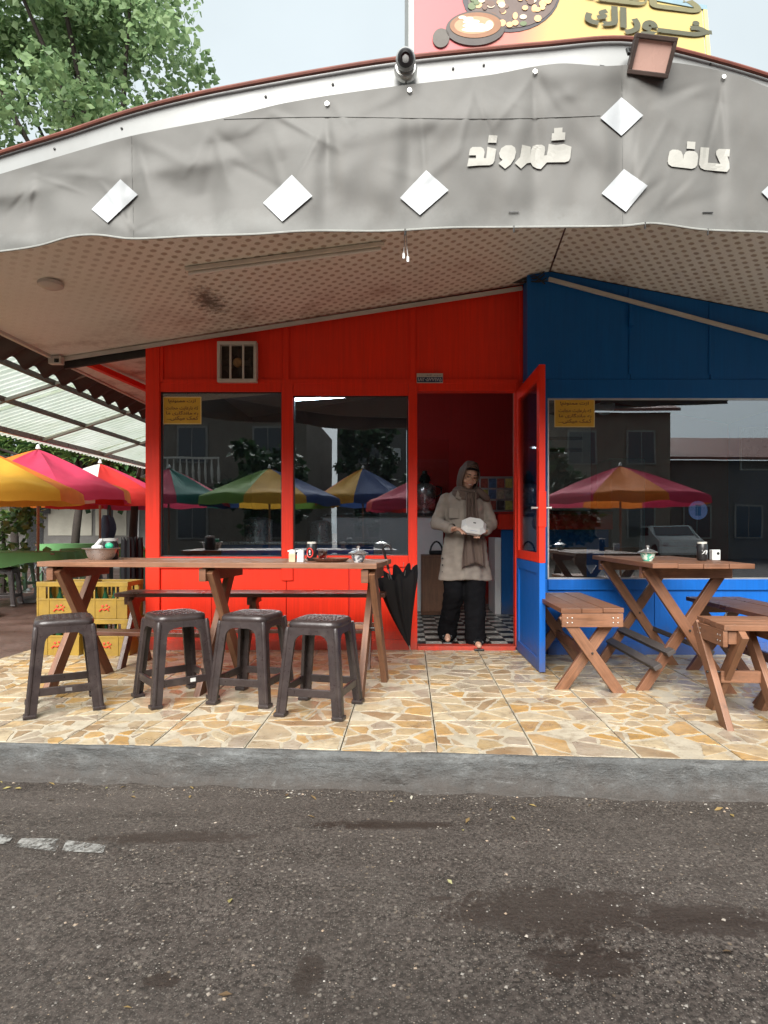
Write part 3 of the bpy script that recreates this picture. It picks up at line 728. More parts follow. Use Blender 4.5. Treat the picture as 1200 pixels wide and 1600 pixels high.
# interior shell
IX0, IX1, IY1, IZ = XL + .06, 4.5, 3.3, 2.75
M['kitchen'] = mat('shaded_kitchen_wall', (.035, .030, .028), .8, .2, 3, .1)  # near-black colour stands in for the shade behind the left windows
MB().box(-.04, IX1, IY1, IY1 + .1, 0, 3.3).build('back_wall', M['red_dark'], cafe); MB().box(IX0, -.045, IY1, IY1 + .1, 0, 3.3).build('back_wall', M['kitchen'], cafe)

MB().box(IX0 - .05, IX0 - .012, .08, IY1, 0, 2.62).build('side_wall', M['red'], cafe); MB().box(IX0 - .01, IX0, .081, IY1, 0, 2.62).build('shade_lining', M['kitchen'], cafe)  # thin dark sheet added over the red inner face, as room shade
MB().box(IX1, IX1 + .05, -.1, IY1, 0, 3.0).build('side_wall', M['navy'], cafe)
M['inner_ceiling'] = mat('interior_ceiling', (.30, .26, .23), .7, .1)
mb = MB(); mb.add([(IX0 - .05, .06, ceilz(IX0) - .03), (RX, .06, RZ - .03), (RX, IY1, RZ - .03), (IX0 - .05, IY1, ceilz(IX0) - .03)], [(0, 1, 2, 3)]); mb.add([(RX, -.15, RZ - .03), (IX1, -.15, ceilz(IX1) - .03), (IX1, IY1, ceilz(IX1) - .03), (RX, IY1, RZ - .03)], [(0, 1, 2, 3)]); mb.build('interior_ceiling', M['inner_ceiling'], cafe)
M['tile_black'] = mat('black_floor_tile', (.016, .015, .014), .35, .2, 8, .02); M['tile_white'] = mat('pale_floor_tile', (.46, .43, .38), .3, .1, 8, .02, dirt=.3)
fl = MB().add([(IX0, .07, -.004), (IX1, -.16, -.004), (IX1, IY1, -.004), (IX0, IY1, -.004)], [(0, 1, 2, 3)]).build('interior_floor', M['tile_black'], cafe)
ts = .15; tb = None
for i in range(9):
    for j in range(22):
        x = -.0 + ts * i; y = .08 + ts * j
        if y + ts > IY1: continue
        if tb is None:
            tb = MB().box(0, ts - .003, 0, ts - .003, 0, .01).mesh('floor_tile'); tb2 = tb.copy(); tb.materials.append(M['tile_black']); tb2.materials.append(M['tile_white'])
        o = link('floor_tile', tb if (i + j) % 2 else tb2, None, fl, (x, y, -.003))
for (x0, x1) in ((IX0, -.005), (ts * 9, IX1)):
    m = MB(); xx = x0
    while xx < x1 - ts:
        for j in range(21):
            if (j + int(xx / ts + 99)) % 2: m.box(xx, xx + ts - .003, .08 + ts * j, .08 + ts * (j + 1) - .003, -.003, .006)
        xx += ts
    tag(m.build('floor_tiles', M['tile_white'], fl), kind='stuff')
# outer side wall of the building seen at the left

# ------------------------------------------------------------------ grey fabric valance round the eaves
def canvas_mat():
    t = NT('grey_canvas'); v = t.pos(); a = t.noise(v, 1.6, 7, .65); s = t.n('ShaderNodeSeparateXYZ'); t.l(v, s.inputs[0])
    c = t.mix(t.ramp(a, [(.3, 0), (.7, 1)]), (.100, .098, .092), (.130, .128, .121))
    st = t.noise(t.mapped(v, (9, 9, .9)), 1, 6, .7)
    c = t.mix(t.ramp(st, [(.52, 0), (.75, .3)]), c, (.115, .105, .092))
    low = t.ramp(t.math('ADD', t.math('MULTIPLY', t.math('SUBTRACT', s.outputs[2], 2.36), 3.2), t.math('MULTIPLY', t.noise(v, 5, 7, .7), .9)), [(.45, .55), (.85, 0)])
    c = t.mix(low, c, (.185, .19, .182))
    c = t.mix(t.ramp(t.noise(v, 14, 8, .75), [(.62, 0), (.72, .35)]), c, (.095, .085, .075))
    return t.fin(c, .62, t.bump(t.noise(v, 300, 2), .06, .002), spec=.3)
M['canvas'] = canvas_mat()
rc = random.Random(21); CREASES = []
for x0_, y0_ in ((205, 4), (205, 195), (510, 6), (640, 6), (835, 6), (970, 8), (970, 195), (1131, 10), (60, 30), (330, 8), (450, 150), (662, 140), (1020, 200), (420, 12), (740, 10)):
    for _ in range(4):
        a_ = R(rc.uniform(15, 165)) if y0_ < 100 else R(-rc.uniform(15, 165)); CREASES.append((x0_ + rc.uniform(-8, 8), y0_, math.cos(a_), math.sin(a_), rc.uniform(50, 150), rc.choice([-1, 1, 1]) * rc.uniform(.0025, .0065), rc.uniform(4, 10)))
def fold(px, k):
    """outward swell of the cloth (m): big sags between fixings, creases, small puckers"""
    s = .045 * mnoise.noise(V((px * .006 + k * .9, k * 1.6, 1))) + .022 * mnoise.noise(V((px * .011 - k * 1.8, k * 2.6, 7))) + .004 * mnoise.noise(V((px * .03 + k * 2.5, k * 5, 4)))
    s += .010 * math.sin(px * .011 + 2.6 * k + 1.1 * mnoise.noise(V((px * .004, k, 3)))) * (.3 + k)
    s += .024 * math.exp(-((k - .30 - .05 * math.sin(px * .006)) / .09) ** 2) * max(0, mnoise.noise(V((px * .004, 9, 0))) + .35)
    for cx_, amp in ((205, .030), (510, .024), (640, .02), (970, .028), (835, .022), (1120, .022), (330, .016), (60, .02)):    # seams and fixings pull the cloth in
        s -= amp * math.exp(-((px - cx_) / 16) ** 2) * (1 - .5 * k)
        s += amp * .8 * math.exp(-((px - cx_ - 60 * (k - .1)) / 22) ** 2) * k * (1 - k) * 2
        s += amp * .8 * math.exp(-((px - cx_ + 60 * (k - .1)) / 22) ** 2) * k * (1 - k) * 2
    s += .05 * math.exp(-((px - 905) / 60) ** 2) * math.exp(-(k / .10) ** 2)           # the top edge gapes beside the lamp
    s += .022 * math.exp(-((px - 120) / 60) ** 2) * k
    Y_ = k * 210
    for x0_, y0_, dx_, dy_, ll, am, wd in CREASES:       # sharp pulled creases
        ux, uy = px - x0_, Y_ - y0_; al = ux * dx_ + uy * dy_
        if -10 < al < ll + 10:
            ds = ux * dy_ - uy * dx_
            if abs(ds) < 3 * wd: s += am * math.exp(-(ds / wd) ** 2) * max(0, math.sin(math.pi * min(1, max(0, (al + 8) / (ll + 16))))) ** .7
    return s
def cloth_pt(px, py, off=0.0):
    t0, t1 = sinterp(FT, px), sinterp(FB, px); k = (py - t0) / (t1 - t0)
    return front(px, py, .062 + fold(px, max(0, min(1, k))) * (.35 + .65 * min(1, max(0, k) * 5)) + off)
mb = MB()
mb.grid(lambda u, v: cloth_pt(-241 + 1941 * u, lerp(sinterp(FT, -241 + 1941 * u), sinterp(FB, -241 + 1941 * u), v)), 760, 84)
val = mb.build('fabric_valance', M['canvas'], None, True, ang=None)
tag(val, 'long wrinkled grey fabric valance with white patches hanging along the roof edge', 'valance')
mb = MB(); mb.tube([cloth_pt(q, sinterp(FB, q) - 1, .002) for q in [-241 + 1941 * i / 300 for i in range(301)]], .005, 6); mb.build('hem', mat('pale_hem', (.24, .245, .23), .7, .15, 20), val, True)
for q in (205, 972):
    MB().tube([cloth_pt(q + (4 if q < 500 else 1) * k / 12, lerp(sinterp(FT, q), sinterp(FB, q), k / 12), 0) for k in range(13)], .0022, 5).build('seam', mat('seam_thread', (.10, .10, .095), .8), val)
MB().tube([cloth_pt(q, 187 - (q - 400) * .012 + 3 * math.sin(q * .01), .001) for q in range(350, 941, 12)], .0018, 5).build('seam', bpy.data.materials['seam_thread'], val)
M['patch'] = mat('white_vinyl_patch', (.31, .325, .335), .5, .05, 9, .05)
for cx_, cy_, pts in ((180, 313, ((188, 280), (215, 304), (168, 348), (143, 327))), (450, 309, ((456, 273), (488, 306), (441, 346), (411, 317))), (662, 301, ((666, 266), (701, 297), (656, 336), (625, 309))),
                      (971, 182, ((971, 152), (1005, 180), (971, 212), (938, 184))), (975, 297, ((975, 264), (1012, 290), (978, 331), (940, 302))), (1226, 300, ((1226, 266), (1262, 300), (1226, 336), (1190, 300)))):
    mb = MB(); p = pts
    mb.grid(lambda u, v: cloth_pt(lerp(lerp(p[3][0], p[0][0], u), lerp(p[2][0], p[1][0], u), v), lerp(lerp(p[3][1], p[0][1], u), lerp(p[2][1], p[1][1], u), v), .009), 19, 19)
    o = mb.build('patch', M['patch'], val, True, ang=None)
# hand-cut lettering on the cloth (outlines in photo pixels)
M['letter'] = mat('cream_letter_paint', (.27, .265, .24), .6, .08, 12, .06)
Z1 = lambda pts: [(720 + x * 190 / 1200, 190 + y * 190 / 1200) for x, y in pts]
Z2 = lambda pts: [(1030 + x * 130 / 1200, 210 + y * 130 / 1200) for x, y in pts]
glyphs = [
 Z1([(62, 442), (78, 362), (150, 362), (150, 332), (80, 332), (90, 270), (115, 250), (200, 250), (225, 268), (235, 300), (228, 360), (250, 360), (262, 248), (350, 270), (332, 385), (318, 415), (285, 430), (180, 432)]),
 Z1([(278, 132), (362, 138), (352, 208), (266, 208)]),
 Z1([(372, 412), (412, 378), (385, 350), (378, 312), (400, 262), (445, 234), (500, 232), (535, 255), (545, 300), (530, 365), (490, 425), (436, 465)]),
 Z1([(532, 408), (585, 350), (605, 228), (690, 248), (688, 335), (694, 280), (712, 240), (745, 228), (800, 228), (828, 245), (832, 280), (824, 335), (850, 330), (868, 220), (940, 232), (1015, 220), (1092, 248), (1080, 360), (1065, 388), (1030, 400), (850, 402), (790, 468), (750, 462), (710, 440), (690, 405), (655, 410), (595, 464)]),
 Z1([(922, 64), (1004, 58), (1002, 106), (1032, 106), (1028, 178), (894, 188), (900, 116), (920, 114)]),
 Z2([(130, 330), (150, 245), (190, 218), (270, 222), (320, 245), (342, 300), (345, 360), (355, 300), (385, 250), (430, 236), (510, 242), (552, 275), (562, 330), (548, 440), (520, 480), (470, 496), (180, 462), (135, 430), (122, 390)]),
 Z2([(404, 100), (524, 108), (516, 214), (396, 204)]),
 Z2([(598, 184), (722, 192), (702, 408), (882, 424), (820, 285), (825, 235), (860, 208), (1020, 214), (1012, 318), (985, 318), (1012, 410), (1015, 490), (980, 540), (660, 512), (600, 485), (574, 430)])]
def flat_fill(poly, fn, name, m, parent):
    bm = bmesh.new(); vv = [bm.verts.new((x, y, 0)) for x, y in poly]; ee = [bm.edges.new((vv[i], vv[(i+1) % len(vv)])) for i in range(len(vv))]
    bmesh.ops.triangle_fill(bm, use_beauty=True, edges=ee)
    bmesh.ops.subdivide_edges(bm, edges=[e for e in bm.edges if e.calc_length() > 6], cuts=2, use_grid_fill=True)
    bmesh.ops.triangulate(bm, faces=bm.faces[:])
    for v in bm.verts: v.co = fn(v.co.x, v.co.y)
    bmesh.ops.recalc_face_normals(bm, faces=bm.faces)
    me = bpy.data.meshes.new(name); bm.to_mesh(me); bm.free(); return link(name, me, m, parent)
for gl in glyphs: flat_fill(gl, lambda x, y: cloth_pt(x, y, .008), 'letter', M['letter'], val)
# stitched eyelets and ties
for q, y_ in ((511, 159), (640, 138), (836, 109), (1131, 117)):
    MB().lathe([(.004, 0), (.010, 0), (.010, .003), (.004, .003)], 12, cloth_pt(q, y_ + 3, .008), rot=Matrix.Rotation(R(90), 3, 'X')).build('eyelet', M['alu'], val)
for q in (633, 803, 1008, 1106):
    MB().tube([cloth_pt(q, sinterp(FB, q) - 3, .004), cloth_pt(q, sinterp(FB, q) + 7, .0)], .004, 6).build('tie', M['black_metal'], val)
for q, y_ in ((803, 331), (1106, 332)):
    MB().bar(cloth_pt(q - 8, y_, .006), cloth_pt(q + 8, y_, .006), .003, .004).build('stitch', M['black_metal'], val)

# ------------------------------------------------------------------ text
AR = {'ا': 'FE8D FE8E', 'ب': 'FE8F FE90 FE91 FE92', 'ت': 'FE95 FE96 FE97 FE98', 'ج': 'FE9D FE9E FE9F FEA0', 'ح': 'FEA1 FEA2 FEA3 FEA4', 'خ': 'FEA5 FEA6 FEA7 FEA8', 'د': 'FEA9 FEAA', 'ر': 'FEAD FEAE', 'ز': 'FEAF FEB0',
      'ش': 'FEB5 FEB6 FEB7 FEB8', 'ع': 'FEC9 FECA FECB FECC', 'ف': 'FED1 FED2 FED3 FED4', 'ک': 'FB8E FB8F FB90 FB91', 'گ': 'FB92 FB93 FB94 FB95', 'م': 'FEE1 FEE2 FEE3 FEE4', 'ن': 'FEE5 FEE6 FEE7 FEE8', 'ه': 'FEE9 FEEA FEEB FEEC', 'و': 'FEED FEEE', 'ی': 'FBFC FBFD FBFE FBFF', 'پ': 'FB56 FB57 FB58 FB59'}
def shape(s):
    o = []
    for i, ch in enumerate(s):
        if ch not in AR: o.append(ch); continue
        f = AR[ch].split(); prev = i > 0 and s[i-1] in AR and len(AR[s[i-1]].split()) == 4; nxt = i + 1 < len(s) and s[i+1] in AR
        if len(f) == 2: k = 1 if prev else 0
        else: k = (3 if nxt else 1) if prev else (2 if nxt else 0)
        o.append(chr(int(f[k], 16)))
    return ''.join(reversed(o))
def text_mesh(s, w_, h_, bold=.01):
    cu = bpy.data.curves.new('lettering', 'FONT'); cu.body = s; cu.offset = bold; cu.resolution_u = 3
    o = bpy.data.objects.new('lettering', cu); C.objects.link(o)
    me = bpy.data.meshes.new_from_object(o.evaluated_get(bpy.context.evaluated_depsgraph_get())); bpy.data.objects.remove(o)
    xs_ = [v.co.x for v in me.vertices]; ys_ = [v.co.y for v in me.vertices]
    if not xs_: return me
    x0, x1, y0, y1 = min(xs_), max(xs_), min(ys_), max(ys_)
    par = list(range(len(me.vertices)))          # overlapping glyphs must not share a plane
    def find(i):
        while par[i] != i: par[i] = par[par[i]]; i = par[i]
        return i
    for e in me.edges: par[find(e.vertices[0])] = find(e.vertices[1])
    ids = {}
    for v in me.vertices: v.co = V(((v.co.x - x0) / (x1 - x0) * w_, (v.co.y - y0) / (y1 - y0) * h_, ids.setdefault(find(v.index), len(ids)) * .0003))
    return me
def place_text(s, name, m, parent, org, ex_, ey_, w_, h_, bold=.01):
    me = text_mesh(s, w_, h_, bold); ex_, ey_, org = V(ex_), V(ey_), V(org)
    for v in me.vertices: v.co = org + ex_ * v.co.x + ey_ * v.co.y + ex_.cross(ey_) * v.co.z
    me.materials.clear(); return link(name, me, m, parent)

# yellow notices on the glass
M['notice'] = mat('yellow_notice', (.62, .36, .03), .5, .08, 10, .02); M['ink'] = mat('dark_ink', (.09, .018, .02), .6, .1, 10, 0)
lines = ['ازت ممنوندا', 'که بارعایت حجابت', 'به ماندگاری ما', 'کمک میکنی...']
def notice(x0, x1, z0, z1, y, label):
    o = MB().box(x0, x1, y - .002, y, z0, z1).build('notice_sheet', M['notice']); tag(o, label, 'notice', 'yellow notices stuck on the cafe windows')
    bd = MB(); e = .006
    bd.box(x0, x1, y - .003, y - .0022, z0, z0 + e); bd.box(x0, x1, y - .003, y - .0022, z1 - e, z1); bd.box(x0, x0 + e, y - .003, y - .0022, z0 + e, z1 - e); bd.box(x1 - e, x1, y - .003, y - .0022, z0 + e, z1 - e)
    bd.build('border', mat('pale_border', (.72, .58, .28), .6, .05), o)
    wd, ht = x1 - x0, z1 - z0
    rows = ((0, .14, .71, .74, .15, 0), (1, .09, .83, .49, .14, 0), (2, .10, .82, .31, .14, 0), (3, .10, .82, .12, .15, 0))
    for k, fx, fw_, fz, fh, _ in rows:
        s = shape(lines[k]); s = ('!' if k == 0 else '') + s
        place_text(s, 'lettering', M['ink'], o, (x0 + wd * fx, y - .0035, z0 + ht * fz), (1, 0, 0), (0, 0, 1), wd * fw_, ht * fh * 1.15, .012)
lines[0] = 'ازت ممنونم'
notice(XW(253), XW(313), ZW(662), ZW(619), .028, 'yellow notice with dark writing at top of the window in the red wall')
notice(XW(867, BY), XW(930, BY), ZW(667, BY), ZW(623, BY), BY + .018, 'yellow notice with dark writing at top of the window in the blue wall')

# house number plate above the door
x0, x1, z0, z1 = XW(651), XW(692), ZW(599), ZW(584)
o = MB().box(x0, x1, -.016, -.009, z0, z1, .001).build('number_plate', M['white_paint']); tag(o, 'small blue and white number plate above the door opening', 'plate')
MB().box(x0 + .004, x1 - .004, -.0175, -.0162, z0 + .006, z0 + .050).build('blue_field', mat('plate_blue', (.012, .035, .10), .4), o)
place_text('۱۸۲۰۵۷۷۱۷۵', 'lettering', M['white'], o, (x0 + .012, -.0185, z0 + .012), (1, 0, 0), (0, 0, 1), x1 - x0 - .024, .032, .015)
place_text('... ' + shape('کد') + ' ' + shape('پ'), 'lettering', M['ink'], o, (x0 + .02, -.0185, z0 + .058), (1, 0, 0), (0, 0, 1), x1 - x0 - .04, .014, .01)

# extractor fan in the red wall
x0, x1, z0, z1 = XW(342), XW(403), ZW(599), ZW(536)
t_ = thing('extractor_fan', 'square white framed extractor fan with rusty blades in the red wall', 'fan', ((x0+x1)/2, -.004, z0))
hw = (x1 - x0) / 2; hh = z1 - z0; fr = MB()
for a in ((-hw, hw, 0, .028), (-hw, hw, hh - .028, hh)): fr.box(a[0], a[1], -.05, .012, a[2], a[3], .003)
for a in ((-hw, -hw + .026), (hw - .026, hw)): fr.box(a[0], a[1], -.0502, .0122, .0281, hh - .0281, .003)
fr.build('frame', M['white_paint'], t_)
M['grime'] = mat('sooty_metal', (.035, .025, .018), .7, .5, 20, .2); M['brass'] = mat('greasy_brass', (.24, .15, .07), .45, .3, 20, .1, metal=.6)
MB().box(-hw + .02, hw - .02, .004, .010, .02, hh - .02).build('housing', M['grime'], t_)
for k in range(5):
    a0 = k * 2 * math.pi / 5; m = MB()
    m.grid(lambda u, v: V(((.03 + .095 * v) * math.cos(a0 + (u - .5) * .75), -.012 - .014 * (u - .5), hh / 2 + (.03 + .095 * v) * math.sin(a0 + (u - .5) * .75))), 5, 5)
    b_ = m.build('blade', M['grime'], t_, True); b_.modifiers.new('t', 'SOLIDIFY').thickness = .003
MB().lathe([(0, -.012), (.036, -.01), (.042, .0), (.042, .022), (0, .022)], 20, (0, -.02, hh / 2), rot=Matrix.Rotation(R(-90), 3, 'X')).build('motor', M['brass'], t_, True)
for xx in (-.055, .055): MB().box(xx - .009, xx + .009, -.048, -.040, .028, hh - .028, .002).build('guard_bar', M['white_paint'], t_)

# LED floodlight, camera, tube, lamps, wires
fp = front(1018, 88, .10)
t_ = thing('floodlight', 'square dark floodlight with pinkish glass mounted at the roof peak', 'floodlight', fp)
rot = Matrix.Rotation(R(7), 3, 'Y') @ Matrix.Rotation(R(32), 3, 'X')
def rp(x, y, z): return rot @ V((x, y, z))
def tiltbox(m, x0, x1, y0, y1, z0, z1, bev=0): return m.bar(rp(x0, (y0+y1)/2, (z0+z1)/2), rp(x1, (y0+y1)/2, (z0+z1)/2), y1 - y0, z1 - z0, up=rp(0, 0, 1), bev=bev)
m = MB(); W_, H_ = .092, .073
tiltbox(m, -W_, W_, -.02, .03, H_ - .018, H_, .003); tiltbox(m, -W_, W_, -.02, .03, -H_, -H_ + .018, .003); tiltbox(m, -W_, -W_ + .016, -.0202, .0302, -H_ + .0181, H_ - .0181); tiltbox(m, W_ - .016, W_, -.0202, .0302, -H_ + .0181, H_ - .0181)
m.build('rim', M['roof_sheet'], t_)
m = MB(); tiltbox(m, -W_ + .012, W_ - .012, -.008, .026, -H_ + .014, H_ - .014); m.build('lens', mat('pinkish_lens', (.56, .36, .30), .25, .06, 6, .02), t_)
m = MB()
for k in range(7): tiltbox(m, -W_ * .8 + k * .026, -W_ * .8 + k * .026 + .004, .03, .055, -H_ * .8, H_ * .8)
m.build('heat_sink', M['roof_sheet'], t_)
MB().tube([rp(-W_ - .008, .01, 0), rp(-W_ - .012, .05, .02), rp(-W_ * .5, .10, .03)], .008, 6).build('bracket', M['black_metal'], t_)
MB().tube([rp(W_ * -.3, .04, -.06), rp(-.12, .05, -.075), rp(-.19, .06, -.05), rp(-.24, .08, -.045)], .006, 6).build('cable', M['black_metal'], t_, True)

cp = front(634, 108, .03)
t_ = thing('security_camera', 'small eyeball security camera with black lens on the white roof fascia', 'camera', cp)
MB().lathe([(0, .0), (.052, .0), (.052, .018), (.044, .03), (0, .032)], 24, (0, .0, -.012), rot=Matrix.Rotation(R(90), 3, 'X')).build('base', M['alu'], t_, True)
MB().ell((0, -.055, .0), (.044, .044, .048), 20, 14).build('ball', M['fascia'], t_, True)
MB().lathe([(0, 0), (.034, .0), (.036, .012), (.030, .02), (.020, .022), (.018, .016), (0, .016)], 24, (0, -.078, -.012), rot=Matrix.Rotation(R(118), 3, 'X')).build('lens', M['black'], t_, True)
MB().tube([(0, .0, -.05), (.002, -.01, -.075)], .004, 5).build('cable', M['black_metal'], t_)

a, b = ray_ceiling(290, 418), ray_ceiling(600, 378)
t_ = thing('tube_light', 'long unlit fluorescent tube batten fixed under the patterned ceiling', 'light', (a + b) / 2)
dl = (b - a) / 2; up = V((.1607, 0, -1)).normalized() * .001
MB().bar(-dl - V((0, 0, .018)), dl - V((0, 0, .018)), .05, .028, bev=.005).build('body', mat('dusty_batten', (.72, .64, .55), .6, .12, 5), t_)
MB().tube([-dl * .97 - V((0, 0, .045)), dl * .97 - V((0, 0, .045))], .013, 10).build('tube', mat('tube_glass', (.75, .70, .64), .3, .05), t_, True)
c_ = ray_ceiling(79, 442)
t_ = thing('ceiling_lamp', 'round flat off-white lamp under the ceiling near the left eave', 'lamp', c_)
MB().lathe([(0, -.035), (.05, -.034), (.075, -.02), (.08, 0), (0, .0)], 24).build('diffuser', mat('old_lamp_plastic', (.50, .43, .38), .4, .05), t_, True)
c_ = front(633, 362, -.02)
t_ = thing('hanging_wire', 'short loose white wire with connectors dangling below the grey valance', 'wire', c_)
for k, (dx, l) in enumerate(((-.004, .10), (.008, .115))):
    MB().tube([(dx * .2, 0, .12), (dx * .5, 0, 0), (dx, .004, -l * .6), (dx * 1.6, 0, -l)], .0022, 5).build('strand', M['white'], t_)
    MB().box(dx * 1.6 - .006, dx * 1.6 + .006, -.006, .006, -l - .026, -l, .002).build('connector', M['white'], t_)
c_ = W(88, 564, -.08)
t_ = thing('junction_box', 'small white wall box at the outer end of the ceiling trim', 'box', c_)
MB().box(-.055, .055, -.03, .03, -.03, .04, .008).build('case', M['white_paint'], t_); MB().box(.0, .04, -.033, -.0302, -.02, .012).build('socket', M['black'], t_)

# rooftop sign
A_, B_ = V((0.0, 4.02 - D, 0)), V((2.27, 4.46 - D, 0))
ex_ = (B_ - A_); SL = ex_.length; ex_.normalize(); ey_ = (V((0, .14, 1))).normalized(); nn = ex_.cross(ey_).normalized()
SZ0 = 3.42; SH = 1.655; org = V((A_.x, A_.y, SZ0))
sign = thing('roof_sign', 'red and yellow rooftop cafe sign picturing a bowl and coffee', 'sign', org)
def sp_(u, v, off=0.0): return ex_ * u + ey_ * v + nn * off
def squad(m, u0, u1, v0, v1, o0, o1):
    q = [sp_(u0, v0, o0), sp_(u1, v0, o0), sp_(u1, v1, o0), sp_(u0, v1, o0)]; m.prism(q, nn * (o1 - o0)); return m
def signface():
    t = NT('printed_sign_face'); u = t.uv(); s = t.n('ShaderNodeSeparateXYZ'); t.l(u, s.inputs[0])
    f = t.ramp(t.math('ADD', s.outputs[0], t.math('MULTIPLY', s.outputs[1], -.16)), [(.06, (.40, .035, .04)), (.22, (.42, .08, .04)), (.34, (.42, .27, .045)), (.8, (.42, .31, .05))])
    return t.fin(t.mix(.16, f, (.45, .45, .45)), .45)  # even grey mixed over the print as washed-out glare
m = MB(); q = [(0.03, .03), (SL - .03, .03), (SL - .03, SH - .03), (.03, SH - .03)]
m.add([sp_(a, b, .012) for a, b in q], [(0, 1, 2, 3)], uvs=[(a / SL, b / SH) for a, b in q]); m.build('face', signface(), sign)
m = MB(); squad(m, 0, SL, 0, SH, -.12, .010); m.build('box', M['fascia'], sign)
m = MB(); squad(m, -.012, .028, 0, SH, -.121, .02); m.build('edge_strip', M['fascia'], sign)
m = MB(); squad(m, 0.03, SL + .012, SH - .028, SH + .012, -.121, .02); m.build('edge_strip', mat('blue_grey_trim', (.16, .24, .28), .5), sign)
m = MB(); squad(m, SL - .02, SL + .012, 0, SH - .03, -.122, .02); m.build('edge_strip', mat('yellow_trim', (.62, .50, .16), .5), sign)
def on_sign(px, py):      # photo pixel -> sign coordinates
    d0 = V(((px - CX) / F, 1, (CY - py) / F)); o0 = V((0, -D, CH)) - org
    t0 = -(o0.dot(nn)) / d0.dot(nn); p = o0 + d0 * t0; return p.dot(ex_), p.dot(ey_)
def disc(px, py, rx, ry, off, m_, name, a0=0, a1=2*math.pi, n=32, parent=None):
    pts = []
    for k in range(n):
        a = a0 + (a1 - a0) * k / (n if a1 - a0 > 6.2 else n - 1); u, v = on_sign(px + rx * math.cos(a), py - ry * math.sin(a)); pts.append(sp_(u, v, off))
    mm = MB(); mm.prism(pts, nn * -.002); return mm.build(name, m_, parent or sign)
Mb = lambda n_, c_, r_=.5: mat(n_, c_, r_, .12, 12, 0)
disc(790, -6, 77, 62, .016, Mb('bowl_rim', (.045, .04, .045)), 'bowl_picture'); disc(792, 0, 70, 50, .019, Mb('stew', (.10, .07, .06)), 'bowl_picture')
r3 = random.Random(5); pal = [Mb('chickpea', (.55, .33, .16)), Mb('pale_bean', (.48, .40, .30)), Mb('lentil', (.12, .07, .05)), Mb('herb', (.10, .13, .06))]
for k in range(95):
    a = r3.random() * 6.28; rr = r3.random() ** .5; x, y = 792 + 66 * rr * math.cos(a), 2 + 44 * rr * math.sin(a)
    disc(x, y, r3.uniform(4, 7), r3.uniform(3.5, 6), .021 + k * .00005, pal[0] if x + y > 800 and r3.random() < .7 else r3.choice(pal), 'bean_picture', n=9)
disc(735, 50, 46, 27, .024, Mb('cup', (.05, .04, .035)), 'cup_picture'); disc(735, 46, 40, 20, .027, Mb('coffee', (.20, .09, .04)), 'cup_picture'); disc(733, 46, 31, 14, .0275, Mb('coffee_foam', (.34, .20, .11)), 'cup_picture')
cream = Mb('milk_foam', (.72, .64, .52))
for k, (x, y, rx, ry) in enumerate(((736, 53, 22, 4), (733, 47, 18, 3.6), (728, 41, 13, 3.2), (723, 36, 8, 2.6), (756, 47, 6, 7), (714, 34, 6, 2.5))): disc(x, y, rx, ry, .0285 + k * .0002, cream, 'cup_picture')
disc(682, 64, 13, 15, .024, Mb('jar', (.07, .06, .05)), 'cup_picture')
Mt1 = mat('grey_sign_letters', (.12, .11, .05), .5, .05); Mt2 = mat('dark_sign_letters', (.055, .055, .03), .5, .05)
def sign_text(s, px0, py0, px1, py1, m_, bold):
    u0, v0 = on_sign(px0, py0); u1, v1 = on_sign(px1, py1)
    me = text_mesh(s, 1, 1, bold)
    ub, vb = on_sign(px1, py0 + 34)       # the lines of print run down to the right with the board
    for v in me.vertices:
        px = lerp(px0, px1, v.co.x); py = lerp(py0, py1, v.co.y) + 28 * v.co.x; u, vv = on_sign(px, py); v.co = sp_(u, vv, .022 + v.co.z * 3)
    me.materials.clear(); link('lettering', me, m_, sign)
tat = '\u0640'
ka = chr(0xFB90) + tat + tat; 
sign_text(chr(0xFEEA) + tat + tat + chr(0xFED3) + chr(0xFE8E) + tat + tat + chr(0xFB90), 898, 8, 1092, -24, Mt1, .045)
sign_text(chr(0xFED9) + chr(0xFE8D) + chr(0xFEAD) + chr(0xFEEE) + tat + tat + tat + chr(0xFEA7), 904, 56, 1104, 15, Mt2, .045)
for u in (.3, 1.2, 2.2):
    MB().tube([sp_(u, .02, -.06) , sp_(u, .02, -.06) + V((0, 0, -.14))], .03, 8).build('post', M['black_metal'], sign)

